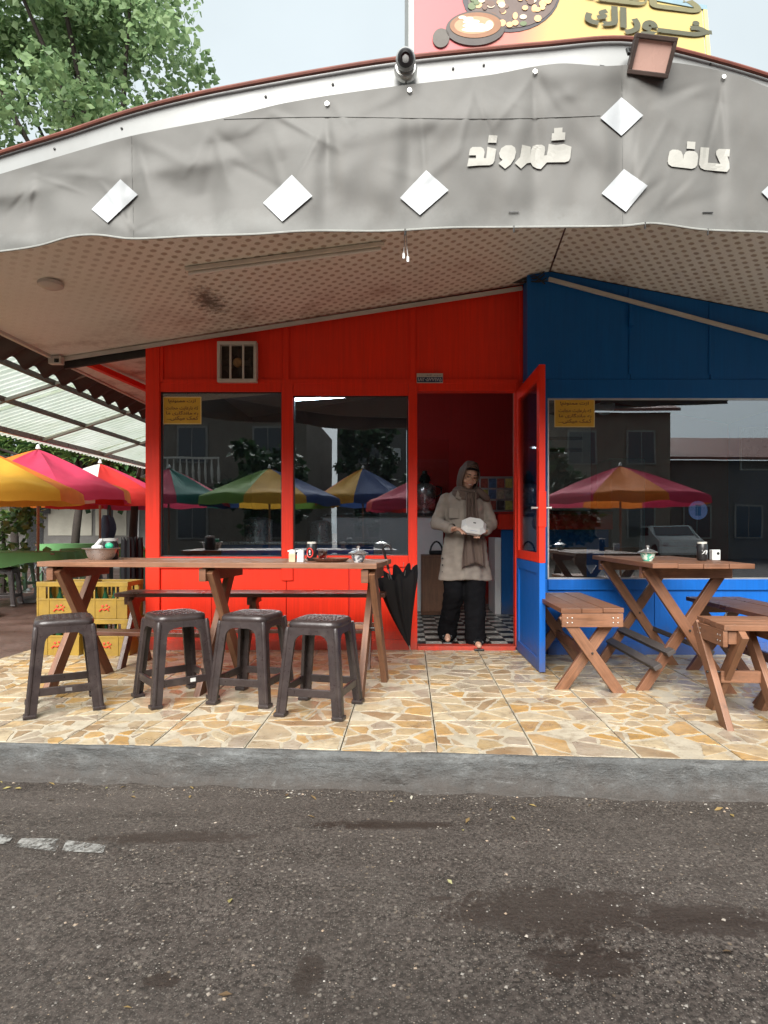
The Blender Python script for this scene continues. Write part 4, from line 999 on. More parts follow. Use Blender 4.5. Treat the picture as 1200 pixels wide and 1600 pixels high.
# ------------------------------------------------------------------ plastic stools
def make_stool(label, m_, group):
    s = thing('plastic_stool', label, 'stool', group=group); H, wt, wb = .53, .148, .192
    def hw(z): return wt + (wb - wt) * (H - .03 - z) / (H - .03)
    top = MB(); prof = [(.485, 1.0), (.50, 1.025), (.515, 1.01), (.526, .95), (.530, .86), (.5275, .80), (.5275, .02)]; n = 48
    def sq(a, r, e=6):
        c_, s_ = math.cos(a), math.sin(a); k = (abs(c_) ** e + abs(s_) ** e) ** (-1 / e); return r * k * c_, r * k * s_
    rings = []
    for z, k in prof:
        rings.append([top.bm.verts.new((*sq(2*math.pi*i/n, wt * k), z)) for i in range(n)])
    for A, B in zip(rings, rings[1:]):
        for i in range(n): top.bm.faces.new([A[i], A[(i+1) % n], B[(i+1) % n], B[i]])
    top.bm.faces.new(rings[-1]); seat = top.build('seat', m_, s, True, ang=50)
    wv = MB()          # woven relief on the seat
    for i in range(7):
        for j in range(7):
            x, y = -.096 + i * .032, -.096 + j * .032
            if (i + j) % 2: wv.box(x - .014, x + .014, y - .006, y + .006, .526, .5305, .002)
            else: wv.box(x - .006, x + .006, y - .014, y + .014, .526, .5305, .002)
    tag(wv.build('seat_weave', m_, seat), kind='stuff')
    fw = .058
    for q in range(4):       # each leg: two folded flanges running up into the arch under the seat
        leg = MB()
        for side in (0, 1):
            ang = q * math.pi / 2 + (math.pi / 2 if side else 0); sg = 1 if side == 0 else -1
            nx = V((math.cos(ang), math.sin(ang), 0)); tx = V((-math.sin(ang), math.cos(ang), 0)) * sg
            out_ = []; zt = .49
            out_.append((hw(0), 0.0)); out_.append((hw(zt), zt)); out_.append((0.0005, zt)); out_.append((.0005, .452))
            for k in range(7):
                a = math.pi / 2 * k / 6; r_ = .055; zi = .452 - r_; ui = hw(zi) - fw
                out_.append((ui - r_ + r_ * math.sin(a), .452 - r_ + r_ * math.cos(a)))
            out_.append((hw(0) - fw * .9, 0.0))
            pts = [tx * u + nx * hw(z) + V((0, 0, z)) for u, z in out_]
            leg.prism(pts, nx * -.018)
        # rounded corner bead and foot
        dg = V((math.cos(q * math.pi / 2 + math.pi / 4), math.sin(q * math.pi / 2 + math.pi / 4), 0)) * math.sqrt(2)
        leg.tube([dg * (hw(z) - .008) + V((0, 0, z)) for z in (0.0, .2, .4, .47, .492)], [.014, .014, .014, .016, .012], 10)
        lo = leg.build('leg', m_, s, True, ang=35)
        f = MB(); c_ = dg * (hw(0) - .022); f.bar(c_ + V((0, 0, 0)), c_ + V((0, 0, .022)), .066, .066, up=(math.cos(q * math.pi / 2), math.sin(q * math.pi / 2), 0), bev=.006); f.build('foot', m_, lo)
    for q in range(4):
        ang = q * math.pi / 2; nx = V((math.cos(ang), math.sin(ang), 0)); tx = V((-math.sin(ang), math.cos(ang), 0)); z = .135
        k = hw(z) - .050; MB().bar(nx * (hw(z) - .012) - tx * k + V((0, 0, z)), nx * (hw(z) - .012) + tx * k + V((0, 0, z)), .016, .045, bev=.004).build('stretcher', m_, s)
    return s
st = make_stool('brown plastic stool standing alone by the left end of the long table', M['plastic'], 'brown plastic stools at the long table')
st.location = (-2.03, 3.576 - D, .002); st.rotation_euler = (0, 0, R(31))
st2 = dup(st, (-1.451, 3.761 - D, .002), R(40), 'brown plastic stool turned cornerwise, second from the left at the long table')
dup(st, (-.966, 3.75 - D, .002), R(-13.5), 'brown plastic stool third from the left, partly behind the nearest stool')
dup(st, (-.513, 3.515 - D, .002), R(-13), 'brown plastic stool in front of the right end of the long table')
for o in list(bpy.data.objects):
    if o.name.startswith('plastic_stool') and o.parent is None:
        seat = [c for c in o.children if c.name.startswith('stretcher')]
MB().box(.03, .062, -.1785, -.1765, .124, .146).build('sticker', M['white'], st2); MB().box(.0, .034, -.1785, -.1765, .126, .146).build('sticker', mat('grey_label', (.12, .11, .105), .6), st)
# ------------------------------------------------------------------ crossed-leg tables and benches
def xframe(name, label, cat, L, Wd, H, loc, rz, sup, spread, th=.03, apron=.07, planks=3, legw=.07, legt=.035, m_='wood', m2='wood2', group=None, cross_z=None, end_board=False, stretcher=None):
    o = thing(name, label, cat, loc, rz, group); g = .004; pw = (Wd - g * (planks - 1)) / planks
    for k in range(planks):
        y0 = -Wd / 2 + k * (pw + g); dz = rnd.uniform(-.002, .002)
        MB().box(-L/2 + rnd.uniform(0, .012), L/2 - rnd.uniform(0, .012), y0, y0 + pw, H - th + dz, H + dz, .003).build('plank', M[m_], o)
    for k, x in enumerate(sup):
        MB().box(x - .022, x + .022, -Wd/2 + .02, Wd/2 - .02, H - th - apron, H - th - .003, .003).build('crossbar', M[m2], o)
        for sgn, dx in ((1, -.040), (-1, .040)):
            p0 = V((x + dx, -spread * sgn, 0)); p1 = V((x + dx, spread * sgn * 1.02, H - th - .012)); ax = (p1 - p0).normalized()
            b = MB(); b.bar(p0 - ax * .0, p1, legt, legw, up=(0, sgn, .3), bev=.004)
            for v in b.bm.verts:                       # cut the feet flat on the ground
                if v.co.z < legw * .55 + .0 and (v.co - p0).length < legw: v.co = v.co - ax * (v.co.z / ax.z)
            b.build('leg', M[rnd.choice([m2, m2, m_])], o)
        MB().tube([(x - .066, 0, (H - th) / 2), (x + .066, 0, (H - th) / 2)], .007, 8).build('bolt', M['black_metal'], o)
    if end_board:
        for x in (-L/2 + .012, L/2 - .012): MB().box(x - .012, x + .012, -Wd/2 + .006, Wd/2 - .006, H - th - .088, H - th - .002, .003).build('end_board', M[m2], o)
        for yy in (-Wd/2 + .04, Wd/2 - .04, -Wd/2 + .07, Wd/2 - .07):
            for zz in (.03, .06): MB().ell((-L/2 - .001, yy, H - th - zz), (.003, .005, .005), 8, 6).build('nail', M['steel'], o)
    for (xa, xb, y, z, ww, hh, mm) in (stretcher or []):
        MB().bar((xa, y, z), (xb, y, z), ww, hh, bev=.004).build('stretcher', M[mm], o)
    return o
xframe('picnic_table', 'long brown wooden table on three crossed-leg trestles before the red wall', 'table', 2.20, .64, .835, (-1.25, 4.06 - D, 0), R(-6.5), (-1.02, 0, 1.02), .25, .032, .085, 4, .085, .04, 'wood2', 'wood',
       stretcher=[(-1.0, .02, .06, .33, .13, .028, 'wood3'), (.06, 1.0, .10, .40, .11, .03, 'wood2')])
xframe('bench', 'long dark wooden bench between the long table and the red wall', 'bench', 2.06, .30, .565, (-1.20, 4.70 - D, 0), R(-1), (-.93, 0, .93), .14, .03, .06, 2, .07, .035, 'wood3', 'wood3', stretcher=[(-.9, .9, 0, .26, .06, .03, 'wood3')])
xframe('picnic_table', 'brown wooden crossed-leg table standing end-on before the blue wall', 'table', 1.22, .62, .835, (1.77, 4.26 - D, 0), R(90), (-.36, .48), .265, .03, .075, 4, .065, .036, 'wood', 'wood2')
tb = bpy.data.objects['picnic_table.001']
for dy, zz in ((.115, .26), (.20, .17)): MB().bar((-.42, dy, zz), (.52, dy, zz), .055, .03, up=(0, .55, 1), bev=.004).build('footrest', M['darkplank'], tb)
MB().bar((-.42, -.13, .27), (.52, -.13, .27), .055, .03, up=(0, -.55, 1), bev=.004).build('footrest', M['darkplank'], tb)
xframe('bench', 'wooden bench with crossed legs right beside the open door', 'bench', 1.02, .40, .54, (1.16, 4.36 - D, 0), R(90), (-.44, .44), .175, .03, .075, 3, .07, .036, 'wood', 'wood2', end_board=True, stretcher=[(-.42, .42, 0, .23, .03, .06, 'wood')])
xframe('bench', 'dark wooden bench against the blue wall on the far side of the table', 'bench', 1.06, .40, .54, (2.27, 4.03 - D, 0), R(90), (-.44, .44), .175, .03, .075, 3, .07, .036, 'wood3', 'wood3', stretcher=[(-.42, .42, 0, .23, .03, .06, 'wood3')])
xframe('wooden_stool', 'short wooden seat with crossed legs and nailed end board nearest the kerb', 'stool', .40, .36, .54, (1.85, 3.345 - D, 0), R(-3), (-.145, .13), .185, .03, .075, 4, .072, .036, 'wood2', 'wood2', end_board=True, stretcher=[(-.14, .13, 0, .23, .035, .065, 'wood2')])

# ------------------------------------------------------------------ things on the tables
TZ = .835
def at_table(px, py, z=TZ): return G(px, py, z)
def spot(px, d, z=TZ): return V(((px - CX) * d / F, d - D, z))
def metal_bowl(p):
    t_ = thing('metal_bowl', 'small steel bowl of bits at the left end of the long table', 'bowl', p)
    MB().lathe([(0, .0), (.065, .0), (.085, .025), (.098, .07), (.118, .076), (.120, .080), (.094, .080), (.080, .03), (.06, .012), (0, .012)], 32).build('bowl', M['steel'], t_, True)
    MB().ell((-.02, -.01, .085), (.04, .03, .02), 10, 8).build('sachet', M['white'], t_); MB().tube([(-.03, -.02, .09), (.0, 0, .135), (.01, .0, .14)], [.012, .014, .006], 8).build('bottle', M['white'], t_, True)
    MB().ell((.055, 0, .095), (.028, .02, .022), 10, 8).build('packet', mat('green_packet', (.02, .30, .16), .4), t_)
metal_bowl(spot(158, 4.15))
p = spot(172, 4.25)
t_ = thing('water_jug', 'black jar with pale lid behind the steel bowl', 'jar', p)
MB().lathe([(0, 0), (.05, 0), (.055, .01), (.055, .10), (.045, .125), (0, .125)], 24).build('body', M['black'], t_, True); MB().lathe([(0, .125), (.05, .126), (.05, .145), (0, .147)], 24).build('lid', mat('grey_lid', (.3, .3, .29), .4), t_, True)
def shaker(px, d, col, label):
    t_ = thing('shaker', label, 'shaker', spot(px, d)); s_ = .022
    MB().lathe([(0, 0), (s_, 0), (s_ * 1.02, .05), (s_ * .95, .056), (0, .056)], 4, rot=Matrix.Rotation(R(45), 3, 'Z'), sx=1.25, sy=1.25).build('body', col, t_)
    MB().lathe([(0, .056), (s_ * .98, .056), (s_ * 1.0, .070), (s_ * .8, .078), (0, .080)], 16).build('cap', M['white'], t_, True)
    MB().box(-.030, -.012, -.008, .008, .064, .074, .002).build('spout', M['white'], t_)
shaker(457, 3.85, mat('beige_shaker', (.48, .34, .22), .4), 'beige shaker with white cap beside the white shaker on the long table')
shaker(470, 3.84, M['white'], 'white shaker with white cap between the beige shaker and the black can')
def can(p, label, marks):
    t_ = thing('drink_can', label, 'can', p); r = .034
    MB().lathe([(0, 0), (r * .82, 0), (r, .012), (r, .100), (r * .86, .112), (r * .84, .116), (0, .112)], 28).build('body', M['black'], t_, True, ang=60)
    MB().lathe([(r * .70, .1135), (r * .88, .112), (r * .89, .122), (r * .80, .124), (0, .123)], 24).build('lid', mat('pale_lid', (.55, .53, .47), .4), t_, True)
    if marks == 'ring':
        mr = mat('red_print', (.60, .03, .02), .4)
        def cyl(x, z): a = x / r; return V((r * 1.012 * math.sin(a), -r * 1.012 * math.cos(a), z))
        MB().tube([cyl(-.008 + .021 * math.cos(2*math.pi*k/20), .052 + .030 * math.sin(2*math.pi*k/20)) for k in range(20)], .004, 5, closed=True).build('printed_ring', mr, t_)
        MB().ell(cyl(-.008, .06), (.006, .002, .010), 8, 6).build('printed_mark', M['white'], t_); MB().ell(cyl(-.006, .042), (.005, .002, .005), 8, 6).build('printed_mark', M['white'], t_)
    else:
        me = text_mesh('ZP', .046, .028, .05)
        for v in me.vertices:
            a = (v.co.x - .018) / r; z = v.co.y + .042; v.co = V((r * 1.02 * math.sin(a), -r * 1.02 * math.cos(a), z))
        me.materials.clear(); link('lettering', me, M['white'], t_)
    return t_
can(spot(487, 4.05), 'black can with red ring print behind the glass on the long table', 'ring')
p = spot(504, 3.88)
t_ = thing('drinking_glass', 'clear reddish faceted tea glass standing on the brown tray', 'glass', p + V((0, 0, .012)))
MB().lathe([(0, 0), (.024, 0), (.026, .006), (.031, .068), (.0295, .068), (.0235, .010), (0, .010)], 14).build('glass', M['clear_glass'], t_, True, ang=20)
MB().lathe([(0, .011), (.0232, .011), (.0285, .055), (0, .055)], 14).build('tea', glassy('thin_tea', (.62, .22, .18), .03), t_, True)
t_ = thing('serving_tray', 'small fluted brown tray under the tea glass', 'tray', spot(517, 3.86))
m = MB(); m.lathe([(0, .004), (.085, .004), (.10, .010)], 40); n = 56
m.grid(lambda u, v: V(((.085 + .03 * v + .004 * math.cos(28 * u * 2 * math.pi)) * math.cos(u * 2 * math.pi), (.085 + .03 * v + .004 * math.cos(28 * u * 2 * math.pi)) * .8 * math.sin(u * 2 * math.pi), .003 + .022 * v)), 168, 4, True)
m.build('tray', mat('brown_tray', (.17, .075, .05), .4, .2, 12), t_, True)
def sugar_bowl(p, mb_, ml, label):
    t_ = thing('sugar_bowl', label, 'bowl', p)
    MB().lathe([(0, 0), (.026, 0), (.028, .006), (.040, .025), (.047, .052), (.049, .056), (.044, .054), (0, .05)], 28).build('bowl', mb_, t_, True)
    MB().lathe([(.062, .056), (.063, .060), (.045, .068), (.022, .078), (.008, .082), (0, .082)], 28).build('lid', ml, t_, True)
    MB().lathe([(.007, .080), (.006, .086), (.011, .092), (.011, .099), (.006, .104), (0, .105)], 16).build('knob', ml, t_, True)
def pattern_mat(name, a, b):
    t = NT(name); v = t.obj(); return t.fin(t.mix(t.ramp(t.noise(v, 55, 3), [(.48, 0), (.54, 1)]), a, b), .25)
sugar_bowl(spot(560, 3.78), pattern_mat('floral_enamel', (.50, .52, .53), (.10, .11, .13)), M['steel'], 'patterned enamel sugar bowl with knobbed lid near the right end of the long table')
sugar_bowl(spot(1012, 3.95), pattern_mat('green_enamel', (.10, .42, .30), (.62, .70, .62)), M['steel'], 'green and white sugar bowl with steel lid on the table before the blue wall')
can(spot(1097, 4.05), 'black can with white lettering on the table before the blue wall', 'text')
p = spot(1117, 4.12)
t_ = thing('napkin_box', 'small white box with dark print behind the black can', 'box', p)
MB().box(-.028, .028, -.02, .02, 0, .07, .003).build('carton', M['white'], t_); MB().ell((.012, -.0205, .045), (.010, .001, .010), 10, 6).build('printed_mark', M['black'], t_)

# black umbrella leaning by the door
tip = G(643, 1022); hd = V(((604 - CX) * 4.62 / F, 4.62 - D, .80))
t_ = thing('black_umbrella', 'folded black umbrella with hooked handle leaning beside the doorway', 'umbrella', tip)
hd = hd - tip; ax = hd.normalized(); sx = ax.cross(V((0, 1, 0))).normalized(); sy = ax.cross(sx)
MB().tube([V((0, 0, 0)), ax * .10], [.004, .006], 8).build('ferrule', M['steel'], t_)
L = hd.length
m = MB()
def fan(u, v):
    a = u * 2 * math.pi; prof = interp([(0, .006), (.2, .035), (.55, .085), (.85, .125), (1, .135)], v); f = 1 + .22 * math.cos(8 * a) + .1 * math.sin(3 * a)
    z = .08 + (.80 * L) * v + (.035 * math.cos(8 * a + .4) if v > .95 else 0); skew = .06 * v * v
    return ax * z + sx * (-(prof * f * math.cos(a)) + 0) + sy * (prof * .45 * f * math.sin(a)) + V((skew, 0, 0))
m.grid(fan, 64, 16, True); cn = m.build('canopy', M['black_cloth'], t_, True)
m = MB(); m.tube([ax * (.5 * L), ax * (L * .97)], .006, 8); m.build('shaft', M['steel'], t_, True)
hk = [ax * (L * .93), ax * (L * 1.0), ax * (L * 1.12)] + [ax * (L * 1.12) + V((.030 * (1 - math.cos(a)) , 0, .034 * math.sin(a))) for a in [i * math.pi / 8 for i in range(1, 10)]]
MB().tube(hk, .0095, 10).build('handle', M['black'], t_, True)
for k in range(6):
    a = k * math.pi / 3; b0 = ax * (.88 * L) + sx * .12 * math.cos(a) + sy * .06 * math.sin(a) + V((.05, 0, 0)); MB().tube([b0, b0 + (b0 - ax * .5 * L).normalized() * .05], .002, 5).build('rib', M['steel'], t_)

# ------------------------------------------------------------------ yellow crates
def make_crate(label):
    c_ = thing('bottle_crate', label, 'crate', group='yellow bottle crates by the wall corner'); L, Wd, H, th = .37, .28, .305, .012
    y_ = M['yellow_plastic']
    for s_ in (-1, 1):
        m = MB(); y = s_ * (Wd / 2 - th / 2)
        m.box(-L/2, L/2, y - th/2, y + th/2, 0, .155, .002); m.box(-L/2, -L/2 + .07, y - th/2, y + th/2, .156, H - .04, .002); m.box(L/2 - .07, L/2, y - th/2, y + th/2, .156, H - .04, .002); m.box(-L/2 - .004, L/2 + .004, y - th/2 - .004, y + th/2 + .004, H - .04, H, .003)
        m.box(-L/2 - .003, L/2 + .003, y - th/2 - .003, y + th/2 + .003, .15, .166, .002)
        for x in (-L/2 + .006, L/2 - .006, -.09, .09): m.box(x - .005, x + .005, y + s_ * th/2 - .005, y + s_ * th/2 + .005, .003, H - .042)
        m.build('side_panel', y_, c_)
        m = MB(); x = s_ * (L / 2 - th / 2); w2 = Wd / 2 - th - .001
        m.box(x - th/2, x + th/2, -w2, w2, 0, .19, .002); m.box(x - th/2, x + th/2, -w2, -w2 + .06, .191, H - .04, .002); m.box(x - th/2, x + th/2, w2 - .06, w2, .191, H - .04, .002); m.box(x - th/2 - .003, x + th/2 + .003, -w2, w2, H - .04, H - .001, .003)
        m.build('end_panel', y_, c_)
    MB().box(-L/2 + th, L/2 - th, -Wd/2 + th, Wd/2 - th, .004, .014).build('bottom', y_, c_)
    for k, xx in enumerate((-.12, -.04, .04, .12)): MB().lathe([(0, .016), (.03, .016), (.03, .15), (.012, .21), (.012, .255), (0, .255)], 10, (xx, -.06, 0)).build('bottle', M['green_bottle'], c_, True)
    r_ = mat('crate_red_print', (.55, .05, .02), .5)
    for (dx, dz, rr) in ((-.02, .105, .010), (.012, .112, .009), (.032, .098, .008)): MB().ell((dx, -Wd/2 - .0065, dz), (rr, .002, rr), 10, 6).build('printed_mark', r_, c_)
    MB().tube([(-.048, -Wd/2 - .006, .062), (-.026, -Wd/2 - .006, .082), (-.005, -Wd/2 - .006, .072), (.018, -Wd/2 - .006, .085), (.03, -Wd/2 - .006, .066)], .006, 6).build('printed_mark', r_, c_)
    return c_
M['green_bottle'] = mat('green_bottle_glass', (.01, .06, .025), .12, .1, 10, 0)
cr = make_crate('yellow bottle crate, lower one next to the red corner post')
cr.location = (-2.50, -.13, 0); cr.rotation_euler = (0, 0, R(2))
dup(cr, (-2.51, -.12, .307), R(-1), 'yellow bottle crate, upper one next to the red corner post')
dup(cr, (-2.91, -.10, 0), R(-3), 'yellow bottle crate, lower one of the outer stack')
dup(cr, (-2.90, -.11, .307), R(3), 'yellow bottle crate, upper one of the outer stack')
# folded black parasols standing in the crate corner
for k, (px, dd, lb) in enumerate(((200, 5.50, 'folded black parasol standing outermost beside the red corner post'), (213, 5.62, 'folded black parasol standing closest to the red corner post'))):
    t_ = thing('folded_parasol', lb, 'parasol', (XW(px) * (dd / D), dd - D, 0.0), k * .6, 'folded black parasols at the wall corner')
    m = MB(); m.grid(lambda u, v: V(((.035 + .045 * v * (1.25 - v)) * (1 + .18 * math.cos(7 * u * 6.283)) * math.cos(u * 6.283), (.035 + .045 * v * (1.25 - v)) * (1 + .18 * math.cos(7 * u * 6.283)) * math.sin(u * 6.283), .30 + .66 * v + (.02 * math.cos(7 * u * 6.283) if v > .9 else 0))), 56, 12, True); m.build('canopy', M['black_cloth'], t_, True)
    MB().tube([(0, 0, 0), (0, 0, .98)], .012, 8).build('pole', M['black_metal'], t_)

# ------------------------------------------------------------------ inside the cafe
def simple(name, label, cat, loc, boxes, grp=None):
    t_ = thing(name, label, cat, loc, 0, grp)
    for (nm, m_, b) in boxes: MB().box(*b[:6], b[6] if len(b) > 6 else .004).build(nm, m_, t_)
    return t_
M['white_counter'] = mat('white_counter_laminate', (.72, .69, .67), .4, .08, 4, .02)
simple('service_counter', 'pale counter carrying the samovar inside the doorway', 'counter', (-.55, 2.55, 0), [('front_panel', M['white_counter'], (-.6, .98, 0, .05, 0, 1.22)), ('top', M['black'], (-.65, 1.02, -.04, .55, 1.222, 1.262)), ('side_panel', M['white_counter'], (.93, .98, .051, .5, 0, 1.22))])
simple('blue_counter', 'dark blue counter with red top band at the right inside the doorway', 'counter', (1.75, 2.2, 0), [('front_panel', M['navy'], (-.62, .7, 0, .05, 0, 1.05)), ('red_band', M['red'], (-.66, .74, -.03, .06, 1.052, 1.24)), ('top', M['red_dark'], (-.66, .74, -.04, .6, 1.242, 1.27)), ('side_panel', M['white_counter'], (-.70, -.625, .0, .6, .0, .95))])
simple('wooden_cabinet', 'brown wooden cabinet standing on the checkered floor', 'cabinet', (.29, 2.05, 0), [('body', M['wood'], (-.15, .15, 0, .35, 0.02, .74)), ('door', M['wood2'], (-.13, .13, -.012, -.001, .06, .70)), ('plinth', M['black'], (-.14, .14, .02, .33, 0, .019))])
t_ = thing('black_bag', 'black bag handle above the wooden cabinet', 'bag', (.33, 2.2, .742)); MB().box(-.09, .09, -.05, .05, 0, .05, .015).build('body', M['black_cloth'], t_)
MB().tube([(-.08 + .16 * k / 10, 0, .03 + .13 * math.sin(math.pi * k / 10) ** .6) for k in range(11)], .012, 8).build('handle', M['black'], t_, True)
t_ = thing('samovar', 'large steel samovar on the pale counter', 'samovar', (.20, 2.75, 1.264))
MB().lathe([(0, 0), (.12, 0), (.12, .03), (.06, .06), (.07, .10), (.14, .15), (.155, .30), (.14, .36), (.09, .39), (0, .40)], 28).build('body', M['steel'], t_, True, ang=50)
MB().lathe([(.05, .39), (.08, .43), (.06, .50), (.035, .52), (.03, .56), (0, .57)], 20).build('teapot', M['black'], t_, True)
for s_ in (-1, 1): MB().tube([(s_ * .15, 0, .22), (s_ * .22, 0, .26), (s_ * .22, 0, .34), (s_ * .15, 0, .36)], .012, 8).build('handle', M['black'], t_, True)
MB().tube([(0, -.14, .17), (0, -.22, .17), (0, -.23, .13)], .012, 8).build('tap', M['steel'], t_, True)
t_ = thing('picture_board', 'framed board of colourful pictures on the dark red back wall', 'picture', (1.40, 3.27, 1.30))
MB().box(-.42, .42, 0, .03, 0, .50, .003).build('frame', M['alu'], t_)
r3 = random.Random(9)
for i in range(7):
    for j in range(3):
        MB().box(-.40 + i * .115, -.40 + i * .115 + .10, -.006, -.001, .03 + j * .155, .03 + j * .155 + .13).build('picture', mat('print_%d_%d' % (i, j), r3.choice([(.45, .40, .28), (.08, .14, .25), (.35, .08, .05), (.30, .28, .22), (.5, .45, .12), (.06, .05, .05)]), .5, .5, 25, 0), t_)
t_ = thing('glass_partition', 'clear screen panel standing on the pale counter', 'screen', (.30, 2.52, 1.264)); MB().box(-.30, .20, 0, .008, 0, .95).build('pane', M['screen_glass'], t_)
t_ = thing('ceiling_fan', 'dark ceiling fan seen through the blue wall window', 'fan', (2.0, .95, 2.62))
MB().tube([(0, 0, 0), (0, 0, -.28)], .014, 8).build('rod', M['black_metal'], t_); MB().lathe([(0, -.40), (.05, -.39), (.10, -.34), (.10, -.29), (0, -.27)], 20).build('motor', M['white'], t_, True)
for k in range(3):
    a = k * 2.094 + .3; MB().bar((.10 * math.cos(a), .10 * math.sin(a), -.31), (.62 * math.cos(a), .62 * math.sin(a), -.31), .12, .006).build('blade', M['wood3'], t_)
t_ = thing('strip_lamp', 'lit white fluorescent tube seen through the window nearest the door', 'lamp', (-.55, .60, 0))
a, b = V((-.62, .0, 2.30)), V((.30, .05, 2.37)); MB().tube([a, b], .014, 10).build('tube', emit('lit_tube', (.75, .88, 1.0), 14), t_, True); MB().bar(a + V((0, .0, .04)), b + V((0, 0, .04)), .05, .03).build('body', M['white'], t_)
simple('column', 'cream interior wall panel behind the blue wall window', 'wall', (1.75, 2.0, 0), [('panel', M['cream'], (-.5, .42, 0, .08, 1.28, 2.9)), ('picture_rail', M['wood3'], (-.16, .32, -.014, -.001, 1.98, 2.02)), ('picture_rail', M['wood3'], (-.16, .32, -.014, -.001, 2.12, 2.16))])
simple('fridge', 'grey fridge standing at the back behind the blue wall window', 'fridge', (2.75, 2.4, 0), [('body', mat('fridge_grey', (.28, .26, .24), .4, .06), (-.22, .22, 0, .55, .03, 1.95, .01)), ('door', bpy.data.materials['fridge_grey'], (-.215, .215, -.03, -.002, .06, 1.93, .01)), ('handle', M['alu'], (.15, .17, -.055, -.031, .9, 1.3))])
simple('wall_screen', 'dark framed screen hung at the far right behind the glass', 'screen', (3.45, .6, 1.62), [('frame', M['alu'], (-.25, .25, 0, .02, 0, .42)), ('display', M['black'], (-.238, .238, -.006, -.001, .012, .408))])
t_ = thing('round_sign', 'small round pale blue sign behind the blue wall window', 'sign', (2.62, .25, 1.22)); MB().lathe([(0, 0), (.085, 0), (.085, .01), (0, .01)], 28, rot=Matrix.Rotation(R(90), 3, 'X')).build('disc', mat('violet_blue', (.22, .27, .62), .4), t_); MB().box(-.025, .025, -.013, -.011, -.05, .05).build('printed_mark', M['navy'], t_)
for k in range(3):
    simple('cafe_chair', ['dim chair farthest left behind the blue wall window', 'dim chair in the middle behind the blue wall window', 'dim chair farthest right behind the blue wall window'][k], 'chair', (1.65 + k * .62, .9 + .1 * k, 0), [('seat', M['wood3'], (-.2, .2, -.2, .2, .43, .47)), ('backrest', M['wood3'], (-.2, .2, .17, .2, .55, .86))] + [('leg', M['black_metal'], (sx_ * .17 - .015, sx_ * .17 + .015, sy_ * .17 - .015, sy_ * .17 + .015, 0, .429)) for sx_ in (-1, 1) for sy_ in (-1, 1)], 'chairs inside the cafe')
simple('display_case', 'dark kitchen counter with pots behind the left window of the red wall', 'counter', (-1.2, 1.5, 0), [('front_panel', M['navy'], (-.9, .8, 0, .04, 0, .88)), ('top', M['steel'], (-.95, .85, -.03, .6, .882, .91))])
for k, (x, r_, h_, lb) in enumerate(((-1.75, .16, .24, 'wide steel pot in the shadows behind the left window'), (-1.02, .13, .20, 'smaller steel pot in the shadows behind the left window'))):
    t_ = thing('cooking_pot', lb, 'pot', (x, 1.75, .912)); MB().lathe([(0, 0), (r_, 0), (r_, h_), (r_ * 1.04, h_), (r_ * .98, h_ + .01), (r_ * .5, h_ + .04), (0, h_ + .045)], 24).build('body', M['steel'], t_, True, ang=40); MB().ell((0, 0, h_ + .055), (.02, .02, .015), 10, 6).build('knob', M['black'], t_)

# ------------------------------------------------------------------ the person in the doorway
def remeshed(mb, name, m_, parent, voxel, smooth=6, fac=.5, folds=0.0):
    me = mb.mesh(name); o = link(name, me, m_, parent)
    r = o.modifiers.new('r', 'REMESH'); r.mode = 'VOXEL'; r.voxel_size = voxel
    s = o.modifiers.new('s', 'SMOOTH'); s.iterations = smooth; s.factor = fac
    dg = bpy.context.evaluated_depsgraph_get(); dg.update(); nm = bpy.data.meshes.new_from_object(o.evaluated_get(dg)); o.modifiers.clear(); o.data = nm; nm.shade_smooth()
    if folds:        # soft creases of the cloth
        nrm = [v.normal.copy() for v in nm.vertices]
        for v, vn in zip(nm.vertices, nrm):
            p = v.co; k = mnoise.noise(V((p.x * 16, p.y * 16, p.z * 5))) + .7 * mnoise.noise(V((p.x * 9 + p.z * 14, p.y * 9, p.z * 22 - p.x * 10)))
            v.co = p + vn * folds * k
    if not len(nm.materials): nm.materials.append(m_)
    return o
def chain(m, pts, rad, seg=14, sub=5):
    """smooth tapered limb through joints with round ends"""
    P_, Rr = [], []
    for i in range(len(pts) - 1):
        for k in range(sub): P_.append(V(pts[i]).lerp(V(pts[i+1]), k / sub)); Rr.append(lerp(rad[i], rad[i+1], k / sub))
    P_.append(V(pts[-1])); Rr.append(rad[-1]); m.tube(P_, Rr, seg)
    m.ell(pts[0], (rad[0],) * 3, 12, 8); m.ell(pts[-1], (rad[-1],) * 3, 12, 8)
    for p, r in zip(pts[1:-1], rad[1:-1]): m.ell(p, (r,) * 3, 12, 8)
PX_, PY_ = .495, .17
person = None
hc = V((.035, -.035, 1.515)); hrot = Matrix.Rotation(R(8), 3, 'Z') @ Matrix.Rotation(R(25), 3, 'X') @ Matrix.Rotation(R(9), 3, 'Y')
def hp(x, y, z): return hc + hrot @ V((x, y, z))
b = MB()
b.ell(hc, (.073, .090, .108), 24, 18, hrot); b.ell(hp(0, -.025, -.055), (.054, .062, .060), 20, 14, hrot); b.ell(hp(0, -.058, -.092), (.022, .022, .018), 12, 8, hrot)
b.ell(hp(0, -.088, -.012), (.011, .018, .020), 12, 8, hrot); b.ell(hp(0, -.098, -.026), (.0135, .012, .010), 10, 8, hrot)
for s_ in (-1, 1): b.ell(hp(s_ * .036, -.070, -.030), (.024, .018, .022), 12, 8, hrot); b.ell(hp(s_ * .030, -.080, .028), (.024, .012, .010), 12, 8, hrot); b.ell(hp(s_ * .076, .0, -.005), (.008, .016, .026), 10, 8, hrot)
